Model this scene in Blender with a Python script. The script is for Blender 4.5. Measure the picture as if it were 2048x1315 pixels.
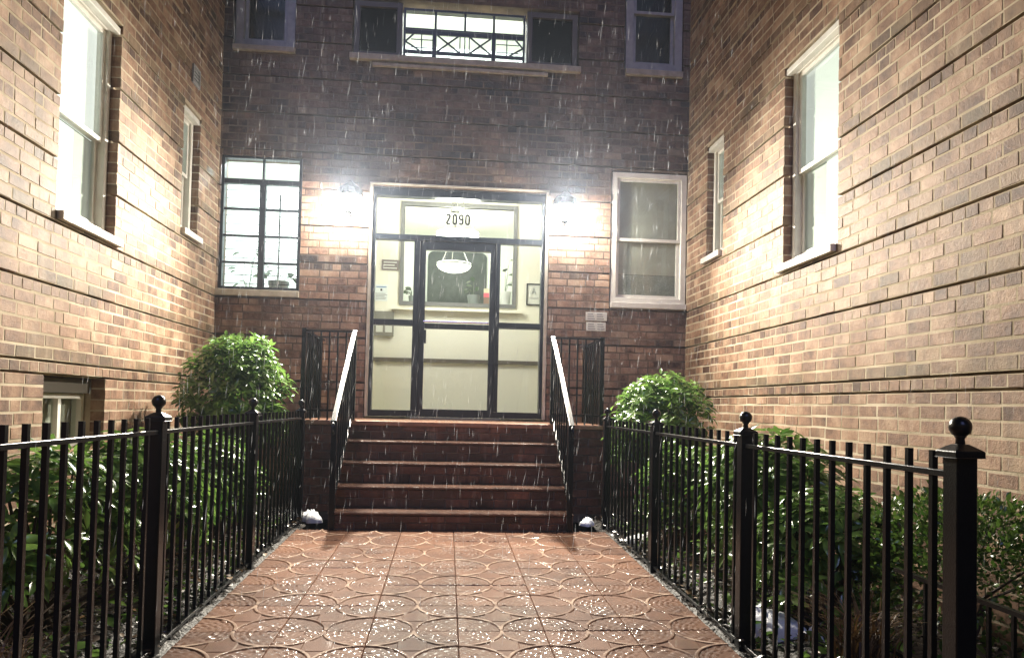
import bpy, bmesh, math, random
import numpy as np
from mathutils import Vector, Matrix
for o in list(bpy.data.objects): bpy.data.objects.remove(o)
scene = bpy.context.scene
COL = scene.collection
rnd = random.Random(7)

# ------------------------------------------------------------------ camera
H = 1.01                               # eye height above the foot of the stairs
F, PP, VP, ROLL = 1490.0, (1024.0, 768.0), (893.0, 808.0), 0.0225
yc = np.array([(VP[0]-PP[0])/F, (VP[1]-PP[1])/F, 1.0]); yc /= np.linalg.norm(yc)
xc = np.array([math.cos(ROLL), math.sin(ROLL), 0.0]); xc -= yc*(xc@yc); xc /= np.linalg.norm(xc)
zc = np.cross(xc, yc); zc = -zc if zc[1] > 0 else zc
RW = np.stack([xc, yc, zc], 1)         # world -> camera (x right, y down, z forward)
cam_d = bpy.data.cameras.new('camera'); cam = bpy.data.objects.new('camera', cam_d); COL.objects.link(cam)
right, down, fwd = RW[0], RW[1], RW[2]
cam.matrix_world = Matrix(((right[0], -down[0], -fwd[0], 0), (right[1], -down[1], -fwd[1], 0), (right[2], -down[2], -fwd[2], H), (0, 0, 0, 1)))
cam_d.sensor_width = 36; cam_d.lens = 36*F/2048; cam_d.shift_y = (PP[1]-657.5)/2048
cam_d.clip_start = 0.05; cam_d.clip_end = 300
scene.camera = cam
def px(P):
    q = RW @ (np.asarray(P, float) - np.array([0, 0, H]))
    if q[2] < .1: return None
    return PP[0]+F*q[0]/q[2], PP[1]+F*q[1]/q[2]

# ------------------------------------------------------------------ night sky, weak sky glow, exposure
SUN_EL, SUN_ROT = math.radians(-1), math.radians(200)
w = bpy.data.worlds.new('World'); scene.world = w; w.use_nodes = True
nt = w.node_tree; bg = nt.nodes['Background']
sky = nt.nodes.new('ShaderNodeTexSky'); sky.sky_type = 'NISHITA'; sky.sun_disc = False
sky.sun_elevation = SUN_EL; sky.sun_rotation = SUN_ROT
nt.links.new(sky.outputs[0], bg.inputs[0]); bg.inputs[1].default_value = 0.15
sun_d = bpy.data.lights.new('sky_glow', 'SUN'); sun_d.energy = 0.5; sun_d.angle = math.radians(20); sun_d.color = (.38, .44, 1)
sun = bpy.data.objects.new('sky_glow', sun_d); COL.objects.link(sun); sun.location = (0, -4, 9)
sun.rotation_euler = (math.radians(48), 0, math.radians(-8))
vs = scene.view_settings; vs.view_transform = 'Standard'; vs.look = 'None'; vs.exposure = .3; vs.gamma = 1
vs.use_curve_mapping = False
cy = scene.cycles
cy.use_denoising = True; cy.max_bounces = 7; cy.diffuse_bounces = 4; cy.glossy_bounces = 4; cy.transparent_max_bounces = 16
cy.transmission_bounces = 4; cy.volume_bounces = 0; cy.sample_clamp_indirect = 4; cy.sample_clamp_direct = 60
cy.caustics_reflective = False; cy.caustics_refractive = False

# ------------------------------------------------------------------ helpers
class MB:
    """collects boxes, tubes and free faces; T maps local (u, n, z) to the world"""
    def __init__(s, T=None): s.v = []; s.f = []; s.T = T or (lambda a, b, c: (a, b, c))
    def add(s, vs_, fs):
        k = len(s.v); s.v += [s.T(*p) for p in vs_]; s.f += [tuple(i+k for i in f) for f in fs]; return s
    def box(s, x0, x1, y0, y1, z0, z1):
        return s.add([(x, y, z) for z in (z0, z1) for y in (y0, y1) for x in (x0, x1)],
                     [(0, 2, 3, 1), (4, 5, 7, 6), (0, 1, 5, 4), (2, 6, 7, 3), (0, 4, 6, 2), (1, 3, 7, 5)])
    def ring(s, u0, u1, z0, z1, wd, n0, n1, wb=None, wt=None):
        wb = wd if wb is None else wb; wt = wd if wt is None else wt
        o = [(u0, z0), (u1, z0), (u1, z1), (u0, z1)]; i = [(u0+wd, z0+wb), (u1-wd, z0+wb), (u1-wd, z1-wt), (u0+wd, z1-wt)]
        vv = [(a, n, b) for n in (n0, n1) for (a, b) in o+i]; ff = []
        for k in range(4):
            j = (k+1) % 4
            ff += [(k, j, 4+j, 4+k), (8+k, 12+k, 12+j, 8+j), (k, 8+k, 8+j, j), (4+k, 4+j, 12+j, 12+k)]
        return s.add(vv, ff)
    def tube(s, pts, r, n=8, cap=True):
        pts = [Vector(p) for p in pts]; rs = r if isinstance(r, (list, tuple)) else [r]*len(pts)
        vv = []
        for i, p in enumerate(pts):
            d = (pts[min(i+1, len(pts)-1)] - pts[max(i-1, 0)]).normalized()
            a = d.orthogonal().normalized() if abs(d.z) > .98 else d.cross(Vector((0, 0, 1))).normalized()
            b = d.cross(a)
            vv += [tuple(p + (a*math.cos(2*math.pi*k/n) + b*math.sin(2*math.pi*k/n))*rs[i]) for k in range(n)]
        ff = [(i*n+k, i*n+(k+1) % n, (i+1)*n+(k+1) % n, (i+1)*n+k) for i in range(len(pts)-1) for k in range(n)]
        if cap: ff += [tuple(range(n)), tuple((len(pts)-1)*n+k for k in range(n))]
        return s.add(vv, ff)
    def lathe(s, prof, cx, cy_, n=20):
        vv = [(cx+r*math.cos(2*math.pi*k/n), cy_+r*math.sin(2*math.pi*k/n), z) for r, z in prof for k in range(n)]
        ff = [(i*n+k, i*n+(k+1) % n, (i+1)*n+(k+1) % n, (i+1)*n+k) for i in range(len(prof)-1) for k in range(n)]
        return s.add(vv, ff)
    def bar(s, a, b, wx, wy):
        """a square bar from a to b with half sizes wx (sideways) and wy"""
        a, b = Vector(a), Vector(b); d = (b-a).normalized()
        e = d.cross(Vector((0, 0, 1))); e = Vector((1, 0, 0)) if e.length < 1e-3 else e.normalized(); g = e.cross(d).normalized()
        c = [tuple(p + e*sx*wx + g*sy*wy) for p in (a, b) for sx, sy in ((-1, -1), (1, -1), (1, 1), (-1, 1))]
        return s.add(c, [(0, 3, 2, 1), (4, 5, 6, 7), (0, 1, 5, 4), (1, 2, 6, 5), (2, 3, 7, 6), (3, 0, 4, 7)])
    def build(s, name, m, parent=None, smooth=False, bevel=0, merge=False):
        me = bpy.data.meshes.new(name); me.from_pydata(s.v, [], s.f)
        bm = bmesh.new(); bm.from_mesh(me)
        if merge: bmesh.ops.remove_doubles(bm, verts=bm.verts, dist=1e-5)
        if bevel: bmesh.ops.bevel(bm, geom=bm.edges[:], offset=bevel, segments=1, affect='EDGES', clamp_overlap=True)
        bmesh.ops.recalc_face_normals(bm, faces=bm.faces); bm.to_mesh(me); bm.free()
        if smooth: me.polygons.foreach_set('use_smooth', [True]*len(me.polygons))
        return link(name, me, m, parent)
def link(name, me, m, parent=None):
    o = bpy.data.objects.new(name, me); COL.objects.link(o)
    if m is not None and not me.materials: me.materials.append(m)
    if parent is not None: put_under(o, parent)
    return o
def put_under(o, parent):
    o.parent = parent; o.matrix_parent_inverse = base_matrix(parent).inverted()
def base_matrix(o):
    m = Matrix.LocRotScale(o.location, o.rotation_euler, o.scale)
    return m if o.parent is None else base_matrix(o.parent) @ o.matrix_parent_inverse @ m
def thing(name, label, cat, loc=(0, 0, 0), group=None):
    o = bpy.data.objects.new(name, None); COL.objects.link(o); o.location = loc; o.empty_display_size = .1
    return tag(o, label, cat, group)
def tag(o, label=None, cat=None, group=None, kind=None):
    if label: o['label'] = label
    if cat: o['category'] = cat
    if group: o['group'] = group
    if kind: o['kind'] = kind
    return o
def struct(o): o['kind'] = 'structure'; return o

# ------------------------------------------------------------------ materials
def mat(name, col=(.5, .5, .5), rough=.5, metal=0, spec=.5, coat=0, coat_rough=.05, emit=None, estr=0, noise=None, bump=None, trans=0):
    m = bpy.data.materials.new(name); m.use_nodes = True; t = m.node_tree; b = t.nodes['Principled BSDF']
    b.inputs['Base Color'].default_value = (*col, 1); b.inputs['Roughness'].default_value = rough
    b.inputs['Metallic'].default_value = metal; b.inputs['Specular IOR Level'].default_value = spec
    b.inputs['Coat Weight'].default_value = coat; b.inputs['Coat Roughness'].default_value = coat_rough
    if emit: b.inputs['Emission Color'].default_value = (*emit, 1); b.inputs['Emission Strength'].default_value = estr
    tc = t.nodes.new('ShaderNodeTexCoord')
    if noise:                                    # (scale, second colour, contrast)
        n = t.nodes.new('ShaderNodeTexNoise'); n.inputs['Scale'].default_value = noise[0]; n.inputs['Detail'].default_value = 6
        r = t.nodes.new('ShaderNodeMapRange'); r.inputs[1].default_value = .5-noise[2]; r.inputs[2].default_value = .5+noise[2]
        x = t.nodes.new('ShaderNodeMix'); x.data_type = 'RGBA'
        x.inputs[6].default_value = (*col, 1); x.inputs[7].default_value = (*noise[1], 1)
        t.links.new(tc.outputs['Object'], n.inputs['Vector']); t.links.new(n.outputs['Fac'], r.inputs[0])
        t.links.new(r.outputs[0], x.inputs[0]); t.links.new(x.outputs[2], b.inputs['Base Color'])
    if bump:                                     # (scale, strength, distance)
        n = t.nodes.new('ShaderNodeTexNoise'); n.inputs['Scale'].default_value = bump[0]; n.inputs['Detail'].default_value = 5
        u = t.nodes.new('ShaderNodeBump'); u.inputs['Strength'].default_value = bump[1]; u.inputs['Distance'].default_value = bump[2]
        t.links.new(tc.outputs['Object'], n.inputs['Vector']); t.links.new(n.outputs['Fac'], u.inputs['Height'])
        t.links.new(u.outputs[0], b.inputs['Normal'])
        if coat: t.links.new(u.outputs[0], b.inputs['Coat Normal'])
    return m
def brick_mat(name, dark, mid, pale, rough, grime_shade=(.065, .040, .028)):
    """obj.color and the mesh attribute 'tint' add up: r = tone, g = grime, b = grey-green stain"""
    m = bpy.data.materials.new(name); m.use_nodes = True; t = m.node_tree; N = t.nodes; L = t.links; b = N['Principled BSDF']
    oi = N.new('ShaderNodeObjectInfo'); at = N.new('ShaderNodeAttribute'); at.attribute_name = 'tint'
    ad = N.new('ShaderNodeVectorMath'); ad.operation = 'ADD'; L.new(oi.outputs['Color'], ad.inputs[0]); L.new(at.outputs['Color'], ad.inputs[1])
    sp = N.new('ShaderNodeSeparateXYZ'); L.new(ad.outputs[0], sp.inputs[0])
    geo = N.new('ShaderNodeNewGeometry')
    n1 = N.new('ShaderNodeTexNoise'); n1.inputs['Scale'].default_value = 38; n1.inputs['Detail'].default_value = 7; n1.inputs['Roughness'].default_value = .7
    n2 = N.new('ShaderNodeTexNoise'); n2.inputs['Scale'].default_value = 1.7; n2.inputs['Detail'].default_value = 5; n2.inputs['Roughness'].default_value = .65
    n3 = N.new('ShaderNodeTexNoise'); n3.inputs['Scale'].default_value = 140; n3.inputs['Detail'].default_value = 3
    for n in (n1, n2, n3): L.new(geo.outputs['Position'], n.inputs['Vector'])
    n4 = N.new('ShaderNodeTexNoise'); n4.inputs['Scale'].default_value = 8; n4.inputs['Detail'].default_value = 4; L.new(geo.outputs['Position'], n4.inputs['Vector'])
    t4 = N.new('ShaderNodeMath'); t4.operation = 'MULTIPLY_ADD'; t4.inputs[1].default_value = 1.35; L.new(n4.outputs['Fac'], t4.inputs[0]); L.new(sp.outputs[0], t4.inputs[2])
    tone = N.new('ShaderNodeMath'); tone.operation = 'MULTIPLY_ADD'; tone.inputs[1].default_value = .7; L.new(n1.outputs['Fac'], tone.inputs[0])
    L.new(t4.outputs[0], tone.inputs[2])
    sub = N.new('ShaderNodeMath'); sub.operation = 'SUBTRACT'; sub.inputs[1].default_value = 1.025; L.new(tone.outputs[0], sub.inputs[0])
    rp = N.new('ShaderNodeValToRGB'); e = rp.color_ramp.elements
    e[0].position = 0; e[0].color = (*dark, 1); e[1].position = 1; e[1].color = (*pale, 1)
    k = e.new(.5); k.color = (*mid, 1); L.new(sub.outputs[0], rp.inputs[0])
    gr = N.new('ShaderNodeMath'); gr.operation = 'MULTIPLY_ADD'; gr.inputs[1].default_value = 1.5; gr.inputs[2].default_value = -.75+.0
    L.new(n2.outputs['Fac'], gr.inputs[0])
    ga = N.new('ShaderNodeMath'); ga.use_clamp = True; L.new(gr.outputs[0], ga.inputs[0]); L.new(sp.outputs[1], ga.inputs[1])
    mx = N.new('ShaderNodeMix'); mx.data_type = 'RGBA'; mx.inputs[7].default_value = (*grime_shade, 1)
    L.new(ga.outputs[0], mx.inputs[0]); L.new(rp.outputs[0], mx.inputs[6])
    gn = N.new('ShaderNodeMath'); gn.operation = 'MULTIPLY'; gn.use_clamp = True; L.new(sp.outputs[2], gn.inputs[0]); L.new(n1.outputs['Fac'], gn.inputs[1])
    mg = N.new('ShaderNodeMix'); mg.data_type = 'RGBA'; mg.inputs[7].default_value = (.13, .125, .06, 1)
    L.new(gn.outputs[0], mg.inputs[0]); L.new(mx.outputs[2], mg.inputs[6])
    mp = N.new('ShaderNodeMapping'); mp.inputs['Scale'].default_value = (5, 5, .55); L.new(geo.outputs['Position'], mp.inputs['Vector'])
    ns = N.new('ShaderNodeTexNoise'); ns.inputs['Scale'].default_value = 1; ns.inputs['Detail'].default_value = 6; ns.inputs['Roughness'].default_value = .7; L.new(mp.outputs[0], ns.inputs['Vector'])
    dr = N.new('ShaderNodeMapRange'); dr.inputs[1].default_value = .52; dr.inputs[2].default_value = .72; dr.inputs[4].default_value = .6; L.new(ns.outputs['Fac'], dr.inputs[0])
    md = N.new('ShaderNodeMix'); md.data_type = 'RGBA'; md.inputs[7].default_value = (.075, .052, .034, 1); L.new(dr.outputs[0], md.inputs[0]); L.new(mg.outputs[2], md.inputs[6])
    ef = N.new('ShaderNodeMapRange'); ef.inputs[1].default_value = .43; ef.inputs[2].default_value = .27; ef.inputs[4].default_value = .5; L.new(ns.outputs['Fac'], ef.inputs[0])
    me_ = N.new('ShaderNodeMix'); me_.data_type = 'RGBA'; me_.inputs[7].default_value = (.46, .38, .28, 1); L.new(ef.outputs[0], me_.inputs[0]); L.new(md.outputs[2], me_.inputs[6])
    L.new(me_.outputs[2], b.inputs['Base Color'])
    b.inputs['Roughness'].default_value = rough; b.inputs['Specular IOR Level'].default_value = .35
    s3 = N.new('ShaderNodeMath'); s3.operation = 'MULTIPLY_ADD'; s3.inputs[1].default_value = .5; L.new(n3.outputs['Fac'], s3.inputs[0]); L.new(n1.outputs['Fac'], s3.inputs[2])
    bp = N.new('ShaderNodeBump'); bp.inputs['Strength'].default_value = .7; bp.inputs['Distance'].default_value = .006
    L.new(s3.outputs[0], bp.inputs['Height']); L.new(bp.outputs[0], b.inputs['Normal'])
    return m
def glass_mat(name, tint=(.93, .97, .95), gloss=1.0, rough=.02):
    m = bpy.data.materials.new(name); m.use_nodes = True; t = m.node_tree; N = t.nodes; L = t.links
    out = N['Material Output']; N.remove(N['Principled BSDF'])
    a = N.new('ShaderNodeBsdfTransparent'); a.inputs[0].default_value = (*tint, 1)
    g = N.new('ShaderNodeBsdfGlossy'); g.inputs['Roughness'].default_value = rough
    geo = N.new('ShaderNodeNewGeometry'); dt = N.new('ShaderNodeVectorMath'); dt.operation = 'DOT_PRODUCT'
    L.new(geo.outputs['Incoming'], dt.inputs[0]); L.new(geo.outputs['Normal'], dt.inputs[1])
    def op(kind, a, b=None, **kw):
        q = N.new('ShaderNodeMath'); q.operation = kind
        for i, v in enumerate((a, b)):
            if isinstance(v, (int, float)): q.inputs[i].default_value = v
            elif v is not None: L.new(v, q.inputs[i])
        return q.outputs[0]
    c = op('ABSOLUTE', dt.outputs['Value']); p5 = op('POWER', op('SUBTRACT', 1.0, c), 5.0)
    mu = N.new('ShaderNodeMath'); mu.operation = 'MULTIPLY'; mu.inputs[1].default_value = gloss; L.new(op('ADD', op('MULTIPLY', p5, .96), .04), mu.inputs[0])
    x = N.new('ShaderNodeMixShader'); L.new(mu.outputs[0], x.inputs[0]); L.new(a.outputs[0], x.inputs[1]); L.new(g.outputs[0], x.inputs[2])
    L.new(x.outputs[0], out.inputs[0]); return m
def leaf_mat(name, c1, c2, rough=.3, tl=.25):
    m = bpy.data.materials.new(name); m.use_nodes = True; t = m.node_tree; N = t.nodes; L = t.links; b = N['Principled BSDF']; out = N['Material Output']
    geo = N.new('ShaderNodeNewGeometry'); oi = N.new('ShaderNodeObjectInfo')
    ad = N.new('ShaderNodeMath'); ad.operation = 'ADD'; L.new(geo.outputs['Random Per Island'], ad.inputs[0]); L.new(oi.outputs['Random'], ad.inputs[1])
    fr = N.new('ShaderNodeMath'); fr.operation = 'FRACT'; L.new(ad.outputs[0], fr.inputs[0])
    x = N.new('ShaderNodeMix'); x.data_type = 'RGBA'; x.inputs[6].default_value = (*c1, 1); x.inputs[7].default_value = (*c2, 1)
    L.new(fr.outputs[0], x.inputs[0]); L.new(x.outputs[2], b.inputs['Base Color'])
    b.inputs['Roughness'].default_value = rough; b.inputs['Specular IOR Level'].default_value = .6
    tr = N.new('ShaderNodeBsdfTranslucent'); L.new(x.outputs[2], tr.inputs[0])
    ms = N.new('ShaderNodeMixShader'); ms.inputs[0].default_value = tl; L.new(b.outputs[0], ms.inputs[1]); L.new(tr.outputs[0], ms.inputs[2])
    L.new(ms.outputs[0], out.inputs[0]); return m
M = {}
M['brick'] = brick_mat('courtyard_brick', (.085, .042, .027), (.275, .158, .098), (.47, .325, .215), .62)
M['brick_f'] = brick_mat('facade_brick', (.08, .045, .032), (.34, .20, .135), (.52, .36, .25), .6, (.026, .022, .023))  # last colour also carries the upper wall's painted shade
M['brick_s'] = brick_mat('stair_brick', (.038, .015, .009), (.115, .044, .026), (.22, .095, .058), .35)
M['mortar'] = mat('mortar', (.56, .48, .36), .85, spec=.2, noise=(3, (.30, .24, .16), .2), bump=(90, .6, .004))
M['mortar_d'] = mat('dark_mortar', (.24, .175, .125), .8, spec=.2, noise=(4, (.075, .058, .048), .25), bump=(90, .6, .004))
M['white'] = mat('white_paint', (.78, .77, .72), .4, noise=(9, (.62, .60, .54), .3))
M['stone'] = mat('limestone_sill', (.52, .47, .38), .6, noise=(14, (.33, .29, .22), .25), bump=(60, .3, .003))
M['black'] = mat('black_iron', (.003, .0034, .0045), .30, spec=.28, coat=.12, coat_rough=.12, bump=(160, .35, .002))
M['steel'] = mat('dark_steel', (.013, .018, .026), .35, spec=.5)
M['alu'] = mat('dark_bronze_aluminium', (.012, .018, .028), .32, spec=.6, bump=(220, .15, .001))
M['glass'] = glass_mat('window_glass')
M['dglass'] = glass_mat('dark_window_glass', (.35, .38, .42))
M['tread'] = mat('step_stone', (.15, .068, .040), .35, spec=.5, coat=.9, coat_rough=.08, noise=(11, (.06, .03, .02), .25), bump=(45, .8, .006))
M['cream'] = mat('cream_wall', (.88, .845, .745), .6)
M['pale'] = mat('pale_wall', (.76, .81, .79), .6)
M['ceil'] = mat('ceiling_paint', (.82, .82, .76), .7)
M['floor'] = mat('lobby_floor', (.42, .38, .24), .3, noise=(6, (.32, .28, .17), .2))
M['greyframe'] = mat('grey_window_frame', (.16, .16, .16), .4)
M['rail'] = mat('dark_chair_rail', (.10, .085, .065), .5)
M['leaf'] = leaf_mat('laurel_leaf', (.05, .12, .022), (.18, .30, .065), .22, .42)
M['leaf2'] = leaf_mat('fine_leaf', (.03, .075, .012), (.10, .17, .03), .3, .4)
M['dry'] = leaf_mat('dry_leaf', (.05, .026, .012), (.22, .13, .05), .5, .15)
M['bark'] = mat('bark', (.07, .05, .035), .8, bump=(40, .6, .004))
M['soil'] = mat('wet_soil', (.012, .009, .007), .5, noise=(20, (.026, .018, .012), .2), bump=(45, 1, .02))
M['snow'] = mat('wet_snow', (.90, .92, .95), .55, bump=(35, .5, .01))
M['plaque'] = mat('white_plaque', (.72, .72, .68), .4)
M['ink'] = mat('black_ink', (.012, .012, .014), .4)
M['greyink'] = mat('grey_ink', (.28, .29, .31), .5)

XL, XR, D, CH = -2.527, 2.705, 8.3, .0815
TF = lambda u, n, z: (u, D-n, z)           # facade: n points to the courtyard
TL = lambda u, n, z: (XL+n, u, z)
TR = lambda u, n, z: (XR-n, u, z)
ZTOP = 6.6

# ------------------------------------------------------------------ ground, path
def path_z(y): return -.022*(6.0-y)
g = MB(); g.box(-30, 30, -30, 30, -.5, -.16); struct(g.build('ground', M['soil']))
def bed(name, x0, x1, seed):
    r = random.Random(seed); nx, ny = 22, 90; vv = []; ff = []
    for j in range(ny+1):
        y = .6+(8.3-.6)*j/ny
        for i in range(nx+1):
            x = x0+(x1-x0)*i/nx; e = min(i, nx-i)/nx
            vv.append((x, y, path_z(min(y, 6))-.05+.05*min(1, e*4)+r.uniform(-.012, .012)))
    for j in range(ny):
        for i in range(nx): k = j*(nx+1)+i; ff.append((k, k+1, k+nx+2, k+nx+1))
    struct(MB().add(vv, ff).build(name, M['soil'], smooth=True))
bed('garden_bed', XL, -1.17, 1); bed('garden_bed', 1.33, XR, 2)

def tile_mesh(seed):
    S = .408; n = 132; hs = np.zeros((n+1, n+1)); ax = np.linspace(-S/2, S/2, n+1)
    X, Y = np.meshgrid(ax, ax)
    cx = np.where(X < 0, -S/2, S/2)-np.sign(X)*0; cyy = np.where(Y < 0, -S/2, S/2)
    dx, dy = np.abs(X-cx), np.abs(Y-cyy); r = np.hypot(dx, dy); a = np.arctan2(dy, dx)
    R0 = S*.497
    ringk = r/.029; k = np.floor(ringk); fr = ringk-k
    seg = np.maximum(2, np.round((k+.5)*.029*(math.pi/2)/.046)); fa = (a/(math.pi/2)*seg+.5*(k % 2)); fa = fa-np.floor(fa)
    cob = np.clip(np.sin(np.pi*fr), 0, 1)*np.clip(np.sin(np.pi*fa), 0, 1)
    rr = np.random.RandomState(seed).rand(40, 40); jit = rr[np.clip(k.astype(int), 0, 39), np.clip((a/(math.pi/2)*seg).astype(int), 0, 39)]
    hs = np.where(r < R0-.009, .0044*cob*(.25+1.1*jit), 0)
    border = (r >= R0-.007) & (r < R0+.009)
    hs = np.where(border, .0066, hs)
    out = r >= R0+.009
    pad = out & (np.abs(X) < .062) & (np.abs(Y) < .062)
    hs = np.where(out, .0015, hs); hs = np.where(pad, .0045, hs)
    q = np.random.RandomState(seed+50); worn = np.zeros_like(X); low = np.zeros_like(X)
    for _ in range(9):
        fx, fy, ph = q.uniform(-40, 40), q.uniform(-40, 40), q.uniform(0, 6.28); worn += np.sin(fx*X+fy*Y+ph)/9; low += np.sin(fx*.4*X+fy*.4*Y+ph)/9
    hs = np.where(r < R0-.009, hs*np.clip(.75+1.3*worn, .2, 1.1), hs)+.0010*low
    edge = np.minimum(S/2-np.abs(X), S/2-np.abs(Y)); hs = np.where(edge < .003, np.minimum(hs, -.002), hs)
    vv = [(X[j, i], Y[j, i], hs[j, i]) for j in range(n+1) for i in range(n+1)]
    ff = [(j*(n+1)+i, j*(n+1)+i+1, (j+1)*(n+1)+i+1, (j+1)*(n+1)+i) for j in range(n) for i in range(n)]
    b0 = len(vv); bd = [i for i in range(n+1)]+[j*(n+1)+n for j in range(1, n+1)]+[n*(n+1)+i for i in range(n-1, -1, -1)]+[j*(n+1) for j in range(n-1, 0, -1)]
    vv += [(vv[q][0], vv[q][1], -.05) for q in bd]
    ff += [(bd[q], b0+q, b0+(q+1) % len(bd), bd[(q+1) % len(bd)]) for q in range(len(bd))]
    me = bpy.data.meshes.new('paving_tile'); me.from_pydata(vv, [], ff)
    me.polygons.foreach_set('use_smooth', [True]*len(me.polygons)); return me
def tile_mat():
    m = mat('wet_terracotta_tile', (.30, .145, .085), .6, spec=.1, coat=.42, coat_rough=.065, bump=(190, .5, .0018))
    t = m.node_tree; N = t.nodes; L = t.links; b = N['Principled BSDF']
    for k in list(b.inputs['Coat Normal'].links): L.remove(k)
    oi = N.new('ShaderNodeObjectInfo'); geo = N.new('ShaderNodeNewGeometry')
    n = N.new('ShaderNodeTexNoise'); n.inputs['Scale'].default_value = 7; n.inputs['Detail'].default_value = 7; L.new(geo.outputs['Position'], n.inputs['Vector'])
    a = N.new('ShaderNodeMath'); a.operation = 'MULTIPLY_ADD'; a.inputs[1].default_value = .45; L.new(oi.outputs['Random'], a.inputs[0]); L.new(n.outputs['Fac'], a.inputs[2])
    rp = N.new('ShaderNodeValToRGB'); e = rp.color_ramp.elements
    e[0].position = .3; e[0].color = (.062, .025, .013, 1); e[1].position = 1.0; e[1].color = (.175, .078, .041, 1)
    L.new(a.outputs[0], rp.inputs[0])
    tc = N.new('ShaderNodeTexCoord'); sp = N.new('ShaderNodeSeparateXYZ'); L.new(tc.outputs['Object'], sp.inputs[0])
    mr = N.new('ShaderNodeMapRange'); mr.inputs[1].default_value = .0048; mr.inputs[2].default_value = .0066; mr.inputs[4].default_value = .85; L.new(sp.outputs[2], mr.inputs[0])
    mx = N.new('ShaderNodeMix'); mx.data_type = 'RGBA'; mx.inputs[7].default_value = (.50, .36, .26, 1)      # raised ridges paled: wet sheen painted into the colour
    nb = N.new('ShaderNodeTexNoise'); nb.inputs['Scale'].default_value = 9; nb.inputs['Detail'].default_value = 5; L.new(geo.outputs['Position'], nb.inputs['Vector'])
    br = N.new('ShaderNodeMapRange'); br.inputs[1].default_value = .38; br.inputs[2].default_value = .62; L.new(nb.outputs['Fac'], br.inputs[0])
    mb_ = N.new('ShaderNodeMath'); mb_.operation = 'MULTIPLY'; L.new(mr.outputs[0], mb_.inputs[0]); L.new(br.outputs[0], mb_.inputs[1])
    L.new(mb_.outputs[0], mx.inputs[0]); L.new(rp.outputs[0], mx.inputs[6]); L.new(mx.outputs[2], b.inputs['Base Color'])
    return m
M['tile'] = tile_mat()
tg = math.atan(.022)
g = MB()
g.add([(-1.15, -2, path_z(-2)-.012), (1.31, -2, path_z(-2)-.012), (1.31, 6.06, path_z(6.06)-.012), (-1.15, 6.06, path_z(6.06)-.012),
       (-1.15, -2, -.4), (1.31, -2, -.4), (1.31, 6.06, -.4), (-1.15, 6.06, -.4)], [(0, 1, 2, 3), (0, 4, 5, 1), (1, 5, 6, 2), (2, 6, 7, 3), (3, 7, 4, 0)])
path = struct(g.build('path', M['mortar_d']))
tms = [tile_mesh(k) for k in range(4)]
for tm in tms: tm.materials.append(M['tile'])
for j in range(13):
    for i in range(6):
        y = 5.795-.41*j; x = -.945+.41*i
        o = link('paving_tile', tms[rnd.randrange(4)], None)
        o.location = (x, y, path_z(y)+.001+rnd.uniform(-.0015, .0015)); o.rotation_euler = (Matrix.Rotation(tg+rnd.uniform(-.002, .002), 3, 'X') @ Matrix.Rotation(rnd.uniform(-.002, .002), 3, 'Y') @ Matrix.Rotation(math.pi/2*rnd.randrange(4), 3, 'Z')).to_euler()
        put_under(o, path)

# ------------------------------------------------------------------ bricks
def unit_brick(seed):
    """1 x 1 x 1 brick: u centred, z centred, front at n = 0, back at n = -1; chamfered, slightly uneven front"""
    r = random.Random(seed); j = lambda s: r.uniform(-s, s); c = .016; d = .07
    f = [(-.5+c+j(.01), -j(.02)*.5, -.5+3*c+j(.03)), (.5-c+j(.01), -j(.02)*.5, -.5+3*c+j(.03)), (.5-c+j(.01), -j(.02)*.5, .5-3*c+j(.03)), (-.5+c+j(.01), -j(.02)*.5, .5-3*c+j(.03))]
    a = [(-.5, -d, -.5), (.5, -d, -.5), (.5, -d, .5), (-.5, -d, .5)]
    b = [(x, -1, z) for x, _, z in a]
    ff = [(0, 1, 2, 3)]+[(4+k, 4+(k+1) % 4, (k+1) % 4, k) for k in range(4)]+[(8+k, 8+(k+1) % 4, 4+(k+1) % 4, 4+k) for k in range(4)]
    return f+a+b, ff
BRICKS = [unit_brick(s) for s in range(5)]
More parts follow.
